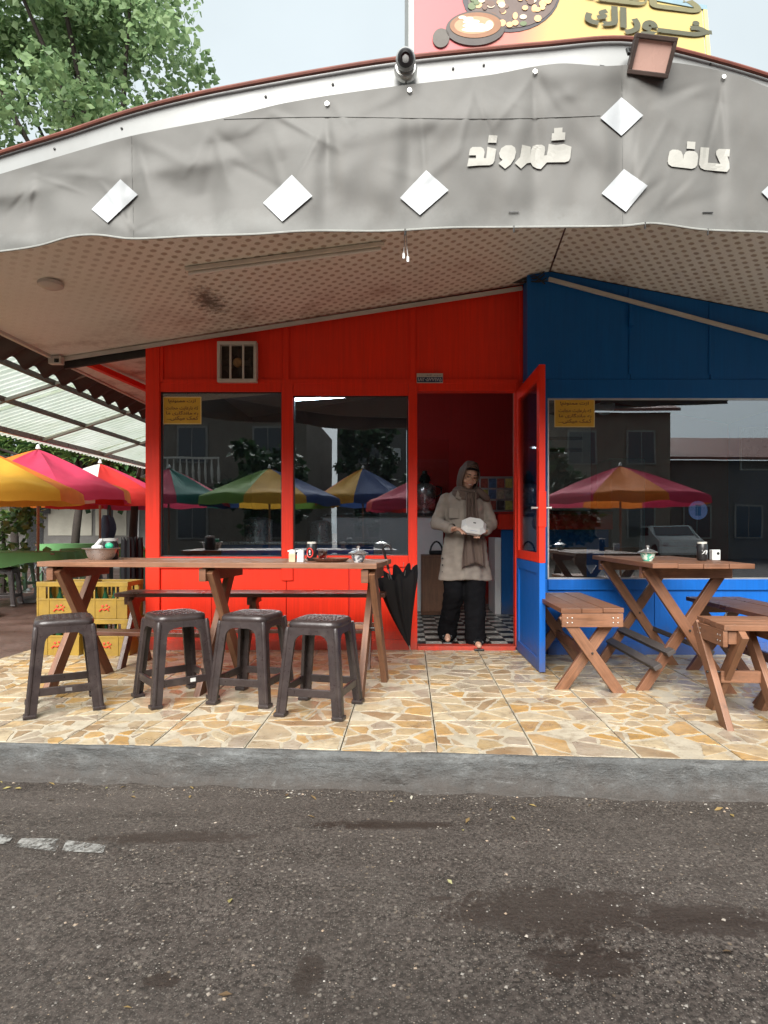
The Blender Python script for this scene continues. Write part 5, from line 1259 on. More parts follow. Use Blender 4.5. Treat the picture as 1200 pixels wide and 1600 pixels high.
chain(b, [hp(0, .02, -.07), (0.01, .0, 1.36)], [.052, .058]); b.ell((0, .01, 1.22), (.155, .095, .17), 20, 14); b.ell((0, .01, 1.0), (.135, .09, .16), 20, 14); b.ell((0, .01, .86), (.165, .105, .12), 20, 14)
SH_L, EL_L, WR_L = V((-.172, .01, 1.315)), V((-.255, -.04, 1.085)), V((-.125, -.235, 1.035))
SH_R, EL_R, WR_R = V((.172, .01, 1.315)), V((.235, -.03, 1.08)), V((.150, -.225, 1.015))
for s_, (a, e, w_) in ((-1, (SH_L, EL_L, WR_L)), (1, (SH_R, EL_R, WR_R))): chain(b, [a, e, w_], [.034, .030, .025])
BOXC = V((.045, -.315, 1.055))
def hand(wr, grip, s_, up_):
    """palm, four bent fingers of unequal length closing under the box, thumb on top"""
    f = (grip - wr).normalized(); side = f.cross(V((0, 0, 1))).normalized(); upv = side.cross(f).normalized()
    pc = wr + f * .048; rt = Matrix((f, side, upv)).transposed()
    b.ell(pc, (.046, .036, .016), 14, 10, rt); b.ell(wr + f * .01, (.03, .026, .022), 12, 8, rt)
    for k, ln in enumerate((.066, .074, .070, .056)):
        o_ = (k - 1.5) * .0185; k0 = pc + f * .034 + side * o_; k1 = k0 + f * ln * .45 - upv * .008; k2 = k1 + f * ln * .32 - upv * .018; k3 = k2 + f * ln * .18 - upv * .016 - side * 0
        chain(b, [k0, k1, k2, k3], [.0095, .0088, .0080, .0068], 10, 3)
    th = pc - f * .02 + side * (.034 * s_); t1 = th + side * (.018 * s_) + f * .025 + upv * .008; t2 = t1 + f * .028 + upv * .010 - side * (.004 * s_)
    chain(b, [pc - f * .025 + side * .015 * s_, th, t1, t2], [.014, .012, .0105, .0085], 10, 3)
hand(WR_L, V((-.055, -.31, 1.035)), 1, 1); hand(WR_R, V((.075, -.325, 1.005)), -1, 1)
HPL, KNL, ANL = V((-.085, .02, .84)), V((-.10, -.03, .47)), V((-.145, .20, .10)); HPR, KNR, ANR = V((.085, .01, .84)), V((.085, -.06, .46)), V((.085, -.04, .085))
chain(b, [HPL, KNL, ANL], [.085, .056, .036]); chain(b, [HPR, KNR, ANR], [.085, .056, .036])
for an, toe in ((ANL, V((-.15, .065, .035))), (ANR, V((.105, -.20, .028)))): chain(b, [an + V((0, .02, -.045)), lerp(an, toe, .6) + V((0, 0, -.012)), toe], [.034, .034, .024]); 
person = remeshed(b, 'person', M['skin'], None, .0055, 4)
person.location = (PX_, PY_, .012)
tag(person, 'person in taupe headscarf, beige coat and black trousers stepping out holding a white box', 'person')
# coat
M['coat'] = mat('beige_coat_cloth', (.20, .172, .146), .9, .14, 9, .9, 22); M['scarf'] = mat('taupe_scarf_cloth', (.085, .058, .046), .85, .12, 8, .25, 260); M['trousers'] = mat('black_trousers', (.004, .004, .005), .9, .2, 10, .1, spec=.12)
c_ = MB(); ring = [(1.395, .075, .065, .0), (1.365, .125, .085, .0), (1.32, .162, .102, .0), (1.22, .178, .118, -.005), (1.10, .172, .116, -.005), (1.0, .172, .118, -.005), (.90, .195, .130, -.005), (.78, .214, .142, -.01), (.66, .228, .150, -.012), (.585, .238, .152, -.012)]
def coatp(u, v):
    k = v * (len(ring) - 1); i = min(int(k), len(ring) - 2); f = k - i; z, rx, ry, oy = [lerp(ring[i][j], ring[i+1][j], f) for j in range(4)]
    a = u * 2 * math.pi; fl = 1 + (.05 * math.sin(5 * a + 1 + z * 3) + .03 * math.sin(9 * a + z * 8)) * max(0, (1.05 - z)) * 2
    return V((rx * fl * math.cos(a), oy + ry * fl * math.sin(a), z + .008 * math.sin(3 * a)))
c_.grid(coatp, 56, 30, True); c_.bm.verts.ensure_lookup_table()
c_.bm.faces.new(c_.bm.verts[:56]); c_.bm.faces.new(c_.bm.verts[-56:])
for a, e, w_ in ((SH_L, EL_L, WR_L), (SH_R, EL_R, WR_R)): chain(c_, [a, lerp(a, e, .5) + V((0, .01, 0)), e, lerp(e, w_, .5), w_ + (e - w_) * .12], [.050, .053, .054, .049, .045])
coat = remeshed(c_, 'coat', M['coat'], person, .009, 5, folds=.0085)
m = MB()
for s_ in (-1, 1): m.prism([(s_ * .012, -.100, 1.365), (s_ * .075, -.098, 1.375), (s_ * .095, -.118, 1.315), (s_ * .05, -.125, 1.29)], (0, -.008, 0))
m.build('collar', M['coat'], coat); MB().tube([(-.02, -.130, 1.28), (-.022, -.134, 1.1), (-.022, -.140, .95), (-.02, -.165, .75), (-.02, -.170, .60)], .004, 6).build('placket', M['coat'], coat)
MB().box(-.150, -.062, -.124, -.112, 1.13, 1.22, .006).build('pocket', M['coat'], coat)
for z in (.78, .72, .66): MB().ell((-.205, -.085, z), (.007, .006, .007), 8, 6).build('button', M['black'], coat)
for w_, e in ((WR_L, EL_L), (WR_R, EL_R)):
    d_ = (e - w_).normalized(); m = MB(); m.tube([w_ + (e - w_) * .06, w_ + (e - w_) * .06 + d_ * .055], [.047, .050], 18, cap=False); m.build('cuff', M['coat'], coat, True)
# trousers
m = MB(); chain(m, [HPL + V((0, 0, -.02)), KNL, lerp(KNL, ANL, .8), ANL + V((.0, .0, -.02))], [.108, .092, .090, .092]); chain(m, [HPR + V((0, 0, -.02)), KNR, lerp(KNR, ANR, .8), ANR + V((0, 0, -.015))], [.108, .094, .094, .098]); m.ell((0, .01, .82), (.18, .12, .10), 16, 12)
remeshed(m, 'trousers', M['trousers'], person, .010, 5, folds=.010)
for an, toe in ((ANL, V((-.15, .065, .035))), (ANR, V((.105, -.20, .028)))):
    m = MB(); h_ = an + V((0, .03, -.075)); m.bar(V((h_.x, h_.y + .02, toe.z - .032)), V((toe.x, toe.y - .03, toe.z - .032)), .085, .018, bev=.006); m.bar(V((toe.x - .045, toe.y + .06, toe.z + .02)), V((toe.x + .045, toe.y + .06, toe.z + .02)), .045, .02, bev=.006); m.bar(V((toe.x - .045, toe.y + .12, toe.z + .03)), V((toe.x + .045, toe.y + .12, toe.z + .03)), .03, .02, bev=.006)
    m.ell((toe.x, toe.y + .075, toe.z + .012), (.050, .062, .036), 14, 10)
    m.build('sandal', M['black'], person)
# headscarf: hood with a face opening, wraps round the neck, long end in front
hd_ = MB()
def hood(u, v):
    a = u * 2 * math.pi; ph0 = R(47) + R(8) * math.sin(a) + R(16) * max(0, -math.sin(a)) ** 2; ph = lerp(ph0, math.pi, v ** .9)
    rx, ry, rz = .092 + .004 * math.sin(6 * a + v * 5), .118, .128 + .004 * math.sin(5 * a + 9 * v)
    x = rx * math.sin(ph) * math.cos(a) * 1.02; y = -ry * math.cos(ph) + .004; z = rz * math.sin(ph) * math.sin(a) + .004
    if z < .0: k_ = min(1, -z / .10); x *= 1 + .38 * k_; y -= .018 * k_; z -= .035 * k_
    return hp(x, y, z)
hd_.grid(hood, 48, 20, True); scarf = hd_.build('headscarf', M['scarf'], person, True); scarf.modifiers.new('t', 'SOLIDIFY').thickness = .006
m = MB()
for (cz, rx, ry, rr, ph) in ((1.392, .088, .082, .026, 0), (1.368, .102, .094, .029, .6), (1.345, .112, .104, .026, 1.2)):
    m.tube([V((.015 + rx * math.cos(a), -.012 + ry * math.sin(a), cz + .012 * math.sin(a * 2 + ph) + .022 * math.sin(a))) for a in [k * 2 * math.pi / 24 for k in range(24)]], [rr * (1 + .14 * math.sin(k * 1.3 + ph)) for k in range(24)], 10, closed=True)
m.build('neck_wrap', M['scarf'], scarf, True)
m = MB()
def tail(u, v):
    z = lerp(1.36, .69 + .05 * math.sin(u * 3), v); x = lerp(lerp(-.01, .095, u), lerp(-.035, .155, u), v) + .012 * math.sin(v * 5 + u * 4)
    y = -interp([(.7, .215), (.95, .185), (1.1, .165), (1.25, .150), (1.36, .135)], z) - .012 * math.sin(u * 14 + v * 3) - .006 * math.sin(u * 31)
    return V((x, y, z))
m.grid(tail, 30, 26); o = m.build('scarf_end', M['scarf'], scarf, True); o.modifiers.new('t', 'SOLIDIFY').thickness = .005
m = MB(); m.tube([V((.09, -.10, 1.385)), V((.135, -.09, 1.35)), V((.185, -.07, 1.315)), V((.205, -.04, 1.30))], [.035, .035, .03, .02], 10); m.build('scarf_end', M['scarf'], scarf, True)
# under-scarf, brows, eyes, mouth, glasses
m = MB(); m.grid(lambda u, v: hp(.058 * math.cos(R(20 + 140 * u)), -.050 - .026 * math.sin(R(20 + 140 * u)), .062 + .026 * math.sin(R(20 + 140 * u)) + .018 * (v - .5)), 14, 4); o = m.build('under_scarf', M['trousers'], person, True); o.modifiers.new('t', 'SOLIDIFY').thickness = .008
M['brow'] = mat('dark_brow', (.03, .018, .012), .7); M['lips'] = mat('lips', (.40, .13, .11), .4); M['teeth'] = mat('teeth', (.7, .66, .6), .3)
for s_ in (-1, 1):
    MB().tube([hp(s_ * .012, -.094, .034), hp(s_ * .030, -.093, .040), hp(s_ * .046, -.082, .034)], [.0035, .0038, .0025], 6).build('eyebrow', M['brow'], person)
    MB().ell(hp(s_ * .029, -.085, .012), (.012, .006, .005), 10, 8, hrot).build('eye', M['brow'], person, True)
    pts = [hp(s_ * .031 + .023 * math.cos(a), -.103 + .012 * abs(math.cos(a)) * (1 if s_ * math.cos(a) > 0 else 0), .008 + .020 * math.sin(a)) for a in [k * 2 * math.pi / 18 for k in range(18)]]
    MB().tube(pts, .0022, 5, closed=True).build('spectacle_rim', M['brass'], person)
    MB().tube([hp(s_ * .054, -.092, .012), hp(s_ * .078, -.03, .014)], .002, 5).build('spectacle_arm', M['brass'], person)
MB().tube([hp(-.009, -.105, .014), hp(.009, -.105, .014)], .002, 5).build('spectacle_bridge', M['brass'], person)
MB().tube([hp(-.027, -.082, -.047), hp(-.013, -.092, -.054), hp(0, -.094, -.056), hp(.013, -.092, -.054), hp(.027, -.082, -.047)], [.003, .006, .0065, .006, .003], 8).build('mouth', M['lips'], person, True)
MB().tube([hp(-.015, -.097, -.051), hp(0, -.100, -.0535), hp(.015, -.097, -.051)], [.002, .0032, .002], 6).build('teeth', M['teeth'], person)
# the takeaway box in the hands
bx_ = thing('takeaway_box', 'white octagonal takeaway box held in both hands by the person', 'box', V((PX_, PY_, .012)) + BOXC + V((.0, -.01, 0)))
rt = Matrix.Rotation(R(-10), 3, 'Z') @ Matrix.Rotation(R(42), 3, 'X') @ Matrix.Rotation(R(12), 3, 'Y')
def octo(r, z, sx_=1.0, sy_=.85): return [rt @ V((sx_ * r * x, sy_ * r * y, z)) for x, y in ((-1, -.55), (-.6, -1), (.6, -1), (1, -.55), (1, .55), (.6, 1), (-.6, 1), (-1, .55))]
def loft(m, rings):
    rr = [[m.bm.verts.new(p) for p in r] for r in rings]; n = len(rr[0])
    for A, B in zip(rr, rr[1:]):
        for i in range(n): m.bm.faces.new([A[i], A[(i+1) % n], B[(i+1) % n], B[i]])
    m.bm.faces.new(rr[0][::-1]); m.bm.faces.new(rr[-1]); return m
loft(MB(), [octo(.075, -.04), octo(.10, .0)]).build('tray', M['white'], bx_); loft(MB(), [octo(.104, .001), octo(.104, .008), octo(.075, .045)]).build('lid', M['white'], bx_)
m = MB(); m.bar(rt @ V((-.01, 0, .0455)), rt @ V((.012, 0, .0455)), .012, .002, up=rt @ V((0, 0, 1))); m.build('printed_mark', M['black'], bx_)
m = MB(); m.bar(rt @ V((-.03, -.076, .022)), rt @ V((.03, -.076, .022)), .003, .008, up=rt @ V((0, 0, 1))); m.build('printed_mark', M['navy'], bx_)

# ------------------------------------------------------------------ parasols
PAL = {'yellow': (.66, .36, .045), 'orange': (.70, .20, .035), 'pink': (.55, .05, .11), 'red': (.58, .035, .03), 'white': (.72, .70, .66), 'green': (.16, .30, .06), 'blue': (.035, .075, .22), 'teal': (.02, .17, .14)}
PM = {k: cloth('parasol_' + k, v, .42, .7) for k, v in PAL.items()}
M['bamboo'] = wood('pale_pole_wood', (.34, .18, .09), .6)
def parasol(label, loc, rad, apex, rim, cols, rz=0, group='patio parasols', base=True):
    t_ = thing('parasol', label, 'parasol', loc, rz, group); n = 8
    for k in range(n):
        m = MB(); a0 = 2 * math.pi * k / n; da = 2 * math.pi / n; sd_ = k * 3.1 + loc[0]
        def pt(u, v):
            vv = min(1, v / .86); fl = max(0, (v - .86) / .14); a = a0 + da * u; edge = math.sin(math.pi * u)
            r = rad * vv * (1 - .075 * edge * vv); z = lerp(apex, rim, vv ** 1.15) - .06 * rad * edge * math.sin(math.pi * vv) + .05 * edge * vv ** 3 + .025 * mnoise.noise(V((u * 3 + sd_, vv * 4, 2))) * edge
            r += fl * (.02 + .018 * mnoise.noise(V((u * 4, sd_, 0)))); z -= fl * (.13 + .075 * edge + .02 * mnoise.noise(V((u * 3, sd_, 5))))
            return V((r * math.cos(a), r * math.sin(a), z))
        m.grid(pt, 13, 16); m.build('panel', PM[cols[k % len(cols)]], t_, True, ang=None)
        MB().tube([(0, 0, apex - .02), (rad * .5 * math.cos(a0), rad * .5 * math.sin(a0), lerp(apex, rim, .46) - .02), (rad * .985 * math.cos(a0), rad * .985 * math.sin(a0), rim - .015)], .007, 5).build('rib', M['black_metal'], t_)
    MB().tube([(0, 0, .05), (0, 0, apex)], .02, 10).build('pole', M['bamboo'], t_); MB().lathe([(0, .07), (.015, .06), (.03, .02), (.035, 0), (0, -.01)], 12, (0, 0, apex + .01)).build('finial', M['white'], t_, True)
    MB().lathe([(0, 0), (.26, 0), (.26, .05), (.06, .09), (.04, .25), (0, .25)], 20).build('base', M['kerb'], t_, True)
    return t_
parasol('yellow and orange parasol cut off by the left edge of the photo', (-5.30, 7.4 - D, 0), 1.18, 2.06, 1.52, ['yellow', 'yellow', 'orange', 'yellow', 'yellow', 'orange', 'yellow', 'yellow'], -1.75, 'parasols in the side yard')
parasol('pink, orange and white parasol in the middle of the side yard', (-5.50, 9.0 - D, 0), 1.30, 2.24, 1.62, ['pink', 'pink', 'orange', 'pink', 'orange', 'pink', 'white', 'orange'], -1.62, 'parasols in the side yard')
parasol('red, white and orange parasol partly hidden behind the red wall', (-5.55, 10.9 - D, 0), 1.35, 2.24, 1.60, ['red', 'pink', 'orange', 'pink', 'red', 'orange', 'white', 'white'], -1.15, 'parasols in the side yard')
# across the road, behind the photographer: what the window panes mirror
def mir(px, T): return (px - CX) * T / F, -(T - D)
for px, T, rad, cols, rz, lb in ((420, 12.0, 1.42, ['blue', 'yellow', 'green', 'green', 'blue', 'yellow', 'green', 'yellow'], .09, 'green and yellow parasol mirrored in the window beside the notice'), (567, 13.5, 1.15, ['blue', 'blue', 'yellow', 'orange', 'yellow', 'blue', 'yellow', 'blue'], .09, 'yellow and blue parasol mirrored in the window nearest the door'),
                                 (660, 11.6, 1.1, ['pink', 'red'], .2, 'crimson parasol mirrored at the door edge of the window'), (960, 12.4, 1.62, ['orange', 'pink'], -.17, 'pink and orange parasol mirrored in the blue wall window'), (262, 12.5, 1.25, ['teal', 'pink'], .3, 'teal and pink parasol mirrored beside the corner post')):
    x, y = mir(px, T); parasol(lb, (x, y, ROADZ), rad, CH + (CY - (728 if px != 660 else 740)) * T / F + .1, CH + (CY - (785 if px != 660 else 792)) * T / F + .22, cols, rz, 'parasols across the road, seen mirrored')
M['stucco'] = mat('beige_stucco', (.15, .125, .10), .85, .15, 1.5, .2, 60, dirt=.3); M['stucco2'] = mat('grey_stucco', (.105, .095, .085), .85, .15, 1.5, .2, 60, dirt=.3); M['house_frame'] = mat('darkened_frame', (.20, .19, .17), .6); M['pane_dark'] = mat('dark_pane', (.02, .025, .03), .1, .1, 5, 0)  # stucco and frames darkened in colour so the mirrored houses look dim
def house(label, x, y, wd, dp, h, m_, floors, ncol, balcony=None, roofm='roof_edge'):
    t_ = thing('house', label, 'house', (x, y, -.17), 0, 'houses across the road, seen mirrored')
    MB().box(-wd/2, wd/2, -dp, 0, 0, h).build('wall', m_, t_)
    MB().prism([(-wd/2 - .3, .35, h), (wd/2 + .3, .35, h), (wd/2 + .3, -dp/2, h + 1.5), (-wd/2 - .3, -dp/2, h + 1.5)], (0, 0, .12)).build('roof', M[roofm], t_)
    fh = h / floors
    for i in range(ncol):
        for j in range(floors):
            cx_ = -wd/2 + (i + .5) * wd / ncol; z0 = j * fh + .95
            f = MB(); f.box(cx_ - .62, cx_ + .62, 0.001, .06, z0 - .06, z0 + 1.4); o = f.build('window', M['house_frame'], t_); g = MB(); g.box(cx_ - .54, cx_ - .02, .061, .07, z0, z0 + 1.32); g.build('pane', M['pane_dark'], o); g = MB(); g.box(cx_ + .02, cx_ + .54, .061, .07, z0, z0 + 1.32); g.build('pane', M['pane_dark'], o)
            if (i * 3 + j) % 4 == 1: MB().box(cx_ + .8, cx_ + 1.5, .001, .35, z0 + .1, z0 + .6, .02).build('air_conditioner', M['white'], t_)
    if balcony:
        for j in range(1, floors):
            bx0, bx1 = balcony; z = j * fh
            o = MB().box(bx0, bx1, .07, 1.2, z - .12, z + .02).build('balcony', m_, t_); MB().box(bx0, bx1, 1.12, 1.2, z + .92, z + 1.0).build('rail', M['white_paint'], o)
            k = bx0
            while k < bx1: MB().lathe([(.03, 0), (.05, .2), (.06, .4), (.03, .75), (.03, .9)], 8, (k + .06, 1.16, z + .02)).build('baluster', M['white_paint'], o); k += .24
x, y = mir(300, 24); house('beige house with balustraded balcony mirrored in the left window', x, y, 9, 8, 6.0, M['stucco'], 2, 3, (-1.8, 1.4))
x, y = mir(590, 27); house('grey house with air conditioners mirrored in the window near the door', x + 2.2, y, 8, 8, 6.6, M['stucco2'], 2, 3)
x, y = mir(905, 26); house('pale house mirrored behind the pink parasol in the blue wall window', x, y, 7.5, 8, 6.2, M['stucco'], 2, 3)
x, y = mir(1180, 27); house('low dim house mirrored at the far right of the glass', x + .6, y, 9, 8, 4.3, M['stucco2'], 1, 4)
x, y = mir(90, 30); house('long house mirrored at the left edge of the panes', x - 2, y, 9, 8, 6.5, M['stucco2'], 2, 4)
# white van parked across the road
x, y = mir(1035, 25); van = thing('parked_car', 'white car parked across the road, mirrored low in the blue wall window', 'car', (x, y, ROADZ), R(96))
def carloft(m, prof, w0, w1):
    n = len(prof); A = [m.bm.verts.new((px_, s_, z)) for s_ in (-w0,) for px_, z in prof]; B = [m.bm.verts.new((px_, w0, z)) for px_, z in prof]
    for i in range(n): m.bm.faces.new([A[i], A[(i+1) % n], B[(i+1) % n], B[i]])
    m.bm.faces.new(A); m.bm.faces.new(B[::-1]); bmesh.ops.bevel(m.bm, geom=m.bm.edges[:], offset=.06, segments=2, affect='EDGES'); return m
carloft(MB(), [(-2.0, .3), (-2.05, .92), (-1.75, 1.0), (-1.2, 1.42), (.5, 1.42), (1.15, .98), (2.0, .85), (2.05, .3)], .82, .8).build('body', M['white'], van, True)
for xx in (-1.3, 1.4):
    for yy in (-.80, .80): o = MB().lathe([(0, -.1), (.3, -.1), (.34, -.06), (.34, .06), (.3, .1), (0, .1)], 20, (xx, yy, .34), rot=Matrix.Rotation(R(90), 3, 'X')).build('wheel', M['black'], van, True); MB().lathe([(0, 0), (.18, 0), (.18, .01), (0, .01)], 16, (xx, yy + (.105 if yy > 0 else -.115), .34), rot=Matrix.Rotation(R(90), 3, 'X')).build('rim', M['alu'], o)
for x0_, x1_ in ((-1.1, -.35), (-.28, .5)):
    for s_ in (-1, 1): MB().box(x0_, x1_, s_ * .826 - .006, s_ * .826 + .006, 1.0, 1.34, .003).build('window', M['pane_dark'], van)
MB().prism([(.60, -.66, 1.37), (.60, .66, 1.37), (1.10, .72, 1.03), (1.10, -.72, 1.03)], (.02, 0, .012)).build('windscreen', M['pane_dark'], van)
for s_ in (-1, 1): MB().ell((2.0, s_ * .6, .68), (.06, .14, .08), 12, 8).build('headlight', M['clear_glass'], van, True)

# ------------------------------------------------------------------ trees and plants
def leafmat(name, a, b, tr=.35):
    t = NT(name); geo = t.n('ShaderNodeNewGeometry'); c = t.ramp(geo.outputs['Random Per Island'], [(0, a), (1, b)]); t.fin(c, .5, spec=.35)
    x = t.n('ShaderNodeBsdfTranslucent'); t.l(c, x.inputs[0]); ms = t.n('ShaderNodeMixShader'); ms.inputs[0].default_value = tr
    t.l(t.b.outputs[0], ms.inputs[1]); t.l(x.outputs[0], ms.inputs[2]); t.l(ms.outputs[0], t.t.nodes['Material Output'].inputs[0]); return t.m
M['leaf'] = leafmat('plane_tree_leaf', (.12, .21, .095), (.31, .43, .21), .5); M['leaf_dark'] = leafmat('dark_leaf', (.010, .030, .012), (.035, .075, .028), .25); M['leaf_frangi'] = leafmat('long_leaf', (.025, .075, .025), (.17, .26, .07), .3)
M['bark'] = mat('bark', (.026, .019, .015), .9, .35, 9, .6, 30)
import array
def leaves(clusters, size, rr, name, m_, parent, long_=1.0):
    verts, faces = [], []
    for (c, r, n) in clusters:
        for _ in range(n):
            d = V((rr.gauss(0, 1), rr.gauss(0, 1), rr.gauss(0, 1))).normalized() * r * rr.random() ** .45
            p = c + d; ax = V((rr.gauss(0, 1), rr.gauss(0, 1), rr.gauss(0, .6) - .25)).normalized(); sd_ = ax.cross(V((rr.gauss(0, 1), rr.gauss(0, 1), rr.gauss(0, 1)))).normalized()
            s = size * rr.uniform(.4, 1.4); w_ = s * .42 / long_ ** .5; nn_ = ax.cross(sd_); i = len(verts)
            verts += [p, p + ax * s * .45 + sd_ * w_ + nn_ * s * .08, p + ax * s * long_, p + ax * s * .45 - sd_ * w_ + nn_ * s * .08]; faces += [(i, i+1, i+2), (i, i+2, i+3)]
    me = bpy.data.meshes.new(name); me.from_pydata([tuple(v) for v in verts], [], faces); return link(name, me, m_, parent)
def tree(label, base, h, crown_c, crown_r, nclus, per, lsize, m_, seed, name='tree', group=None, lim=7):
    rr = random.Random(seed); t_ = thing(name, label, 'tree', base, 0, group); tr = MB(); c = V(crown_c)
    top = V((c.x, c.y, c.z + crown_r[2] * .5)); tr.tube([(0, 0, 0), V((0, 0, 0)).lerp(top, .3) + V((rr.uniform(-.2, .2), 0, 0)), V((0, 0, 0)).lerp(top, .65), top], [h * .028, h * .022, h * .014, h * .004], 10)
    o = tr.build('trunk', M['bark'], t_, True); cl = []
    for k in range(lim):
        s = V((0, 0, 0)).lerp(top, rr.uniform(.35, .8)); d = V((rr.gauss(0, 1), rr.gauss(0, 1), rr.uniform(.1, .8))).normalized(); e = c + V((d.x * crown_r[0], d.y * crown_r[1], d.z * crown_r[2])) * .8
        MB().tube([s, lerp(s, e, .5) + V((0, 0, .1 * h * .1)), e], [h * .007, h * .004, h * .0015], 7).build('limb', M['bark'], o, True)
    for _ in range(nclus):
        d = V((rr.gauss(0, 1), rr.gauss(0, 1), rr.gauss(0, 1))).normalized() * (rr.random() ** .38)
        cl.append((c + V((d.x * crown_r[0], d.y * crown_r[1], d.z * crown_r[2])), rr.uniform(.12, .24) * crown_r[0], int(per * rr.uniform(.6, 1.4))))
    leaves(cl, lsize, rr, 'crown', m_, t_); return t_
tc = P(90, 60, 13); base = V((-5.0, tc.y, -.02))
tree('tall leafy green tree rising behind the roof at top left', base, 11, (tc.x + 5.0, 0, tc.z), (3.15, 2.6, 3.4), 150, 165, .145, M['leaf'], 4, 'leafy_tree')
for k, (px, T, h, r_, lb) in enumerate(((410, 19, 4.6, 1.5, 'dark round tree mirrored in the left window'), (575, 21, 5.6, 1.0, 'slim dark conifer mirrored in the window near the door'), (700, 20, 4.4, 1.6, 'dark tree mirrored beside the door'), (865, 17, 3.6, 1.2, 'low dark tree mirrored at the left of the blue wall window'))):
    x, y = mir(px, T); tree(lb, (x, y, -.17), h, (0, 0, h * .62), (r_, r_, h * .42), 45, 70, .22, M['leaf_dark'], 20 + k, 'street_tree', 'trees across the road, seen mirrored', 4)

# ------------------------------------------------------------------ side yard at the left
t_ = thing('boundary_wall', 'grey rendered wall with pale painted panels at the back of the yard', 'wall', (-9, 17 - D, -.03))
M['render'] = mat('grey_render', (.17, .165, .155), .9, .2, 2, .2, 40, dirt=.4); M['pale_panel'] = mat('pale_panel', (.42, .405, .34), .85, .12, 2, .1, dirt=.45, dirtcol=(.2, .19, .16))
MB().box(-9, 6, 0, .25, 0, 3.0).build('wall_body', M['render'], t_)
for a, b_ in ((76, 144), (150, 198), (-60, 31)):
    MB().box((a - CX) * 17 / F + 9, (b_ - CX) * 17 / F + 9, -.03, -.001, CH - 5 * 17 / F, CH + 50 * 17 / F).build('panel', M['pale_panel'], t_)
MB().box((42 - CX) * 17 / F + 9, (68 - CX) * 17 / F + 9, -.02, -.001, 0, 2.2).build('doorway', M['black'], t_); MB().box((70 - CX) * 17 / F + 9, (80 - CX) * 17 / F + 9, -.08, -.001, 1.55, 1.95).build('meter_box', M['black_metal'], t_)
MB().box((206 - CX) * 17 / F + 9, (218 - CX) * 17 / F + 9, -.05, -.001, 0, 2.6).build('white_strip', M['white'], t_)
def rosette(c, rr, n, ln, verts, faces):
    for k in range(n):
        a = rr.random() * 6.283; el = rr.uniform(-.35, 1.1); ax = V((math.cos(a) * math.cos(el), math.sin(a) * math.cos(el), math.sin(el))); sd_ = ax.cross(V((0, 0, 1))).normalized(); l = ln * rr.uniform(.7, 1.15); w_ = l * .14; i = len(verts)
        m1 = c + ax * l * .35 + V((0, 0, .02)); m2 = c + ax * l * .75; e = c + ax * l - V((0, 0, l * .22))
        verts += [c, m1 + sd_ * w_ * .8, m2 + sd_ * w_, e, m2 - sd_ * w_, m1 - sd_ * w_ * .8, lerp(m1, m2, .5) - V((0, 0, .012))]; faces += [(i, i+1, i+6), (i+1, i+2, i+6), (i+2, i+3, i+6), (i+3, i+4, i+6), (i+4, i+5, i+6), (i+5, i, i+6)]
def frangipani(label, base, lean, h, spread, nr, seed, ln=.34):
    rr = random.Random(seed); t_ = thing('broadleaf_tree', label, 'tree', base, 0, 'broad-leaved trees in the yard'); o = MB().tube([(0, 0, 0), (lean * .4, 0, h * .4), (lean, 0, h * .85)], [.085, .08, .06], 10).build('trunk', M['bark'], t_, True); vv, ff = [], []
    for k in range(nr):
        c = V((lean + rr.gauss(0, .5) * spread, rr.gauss(0, .5) * spread * .7, h + rr.gauss(0, .32) * spread * .55)); rosette(c, rr, 22, ln, vv, ff)
        if k % 3 == 0: MB().tube([(lean, 0, h * .82), lerp(V((lean, 0, h * .85)), c, .5) + V((0, 0, -.1)), c], [.06, .035, .02], 6).build('limb', M['bark'], o, True)
    me = bpy.data.meshes.new('crown'); me.from_pydata([tuple(v) for v in vv], [], ff); link('crown', me, M['leaf_frangi'], t_)
p0 = P(112, 850, 12.5); frangipani('broad-leaved tree with a leaning trunk behind the yard tables', (p0.x, p0.y, 0), .25, 2.75, 1.5, 60, 31)
p0 = P(25, 850, 13.5); frangipani('broad-leaved tree nearer the left edge of the photo', (p0.x, p0.y, 0), -.1, 2.9, 1.6, 55, 32)
p0 = P(205, 850, 12.0); frangipani('broad-leaved tree half hidden by the red corner post', (p0.x, p0.y, 0), .1, 2.45, 1.0, 34, 33, .3)
rr = random.Random(44); cl = [(V((rr.uniform(-14, -5.5), 15.6 - D + rr.uniform(-.4, .4), rr.uniform(2.0, 4.2))), .5, 60) for _ in range(150)]
tag(leaves(cl, .17, rr, 'foliage', M['leaf_dark'], None), 'dense dark green hedge foliage above the yard wall', 'foliage', kind='stuff')
rr = random.Random(45); p0 = P(4, 850, 9.8); t_ = thing('garden_shrub', 'green shrub at the left edge behind the yard tables', 'shrub', (p0.x, p0.y, 0)); leaves([(V((rr.gauss(0, .18), rr.gauss(0, .2), rr.uniform(.3, 1.6))), .25, 45) for _ in range(14)], .12, rr, 'crown', M['leaf_frangi'], t_); MB().tube([(0, 0, 0), (.03, 0, .6), (0, 0, 1.2)], [.05, .04, .015], 8).build('trunk', M['bark'], t_, True)
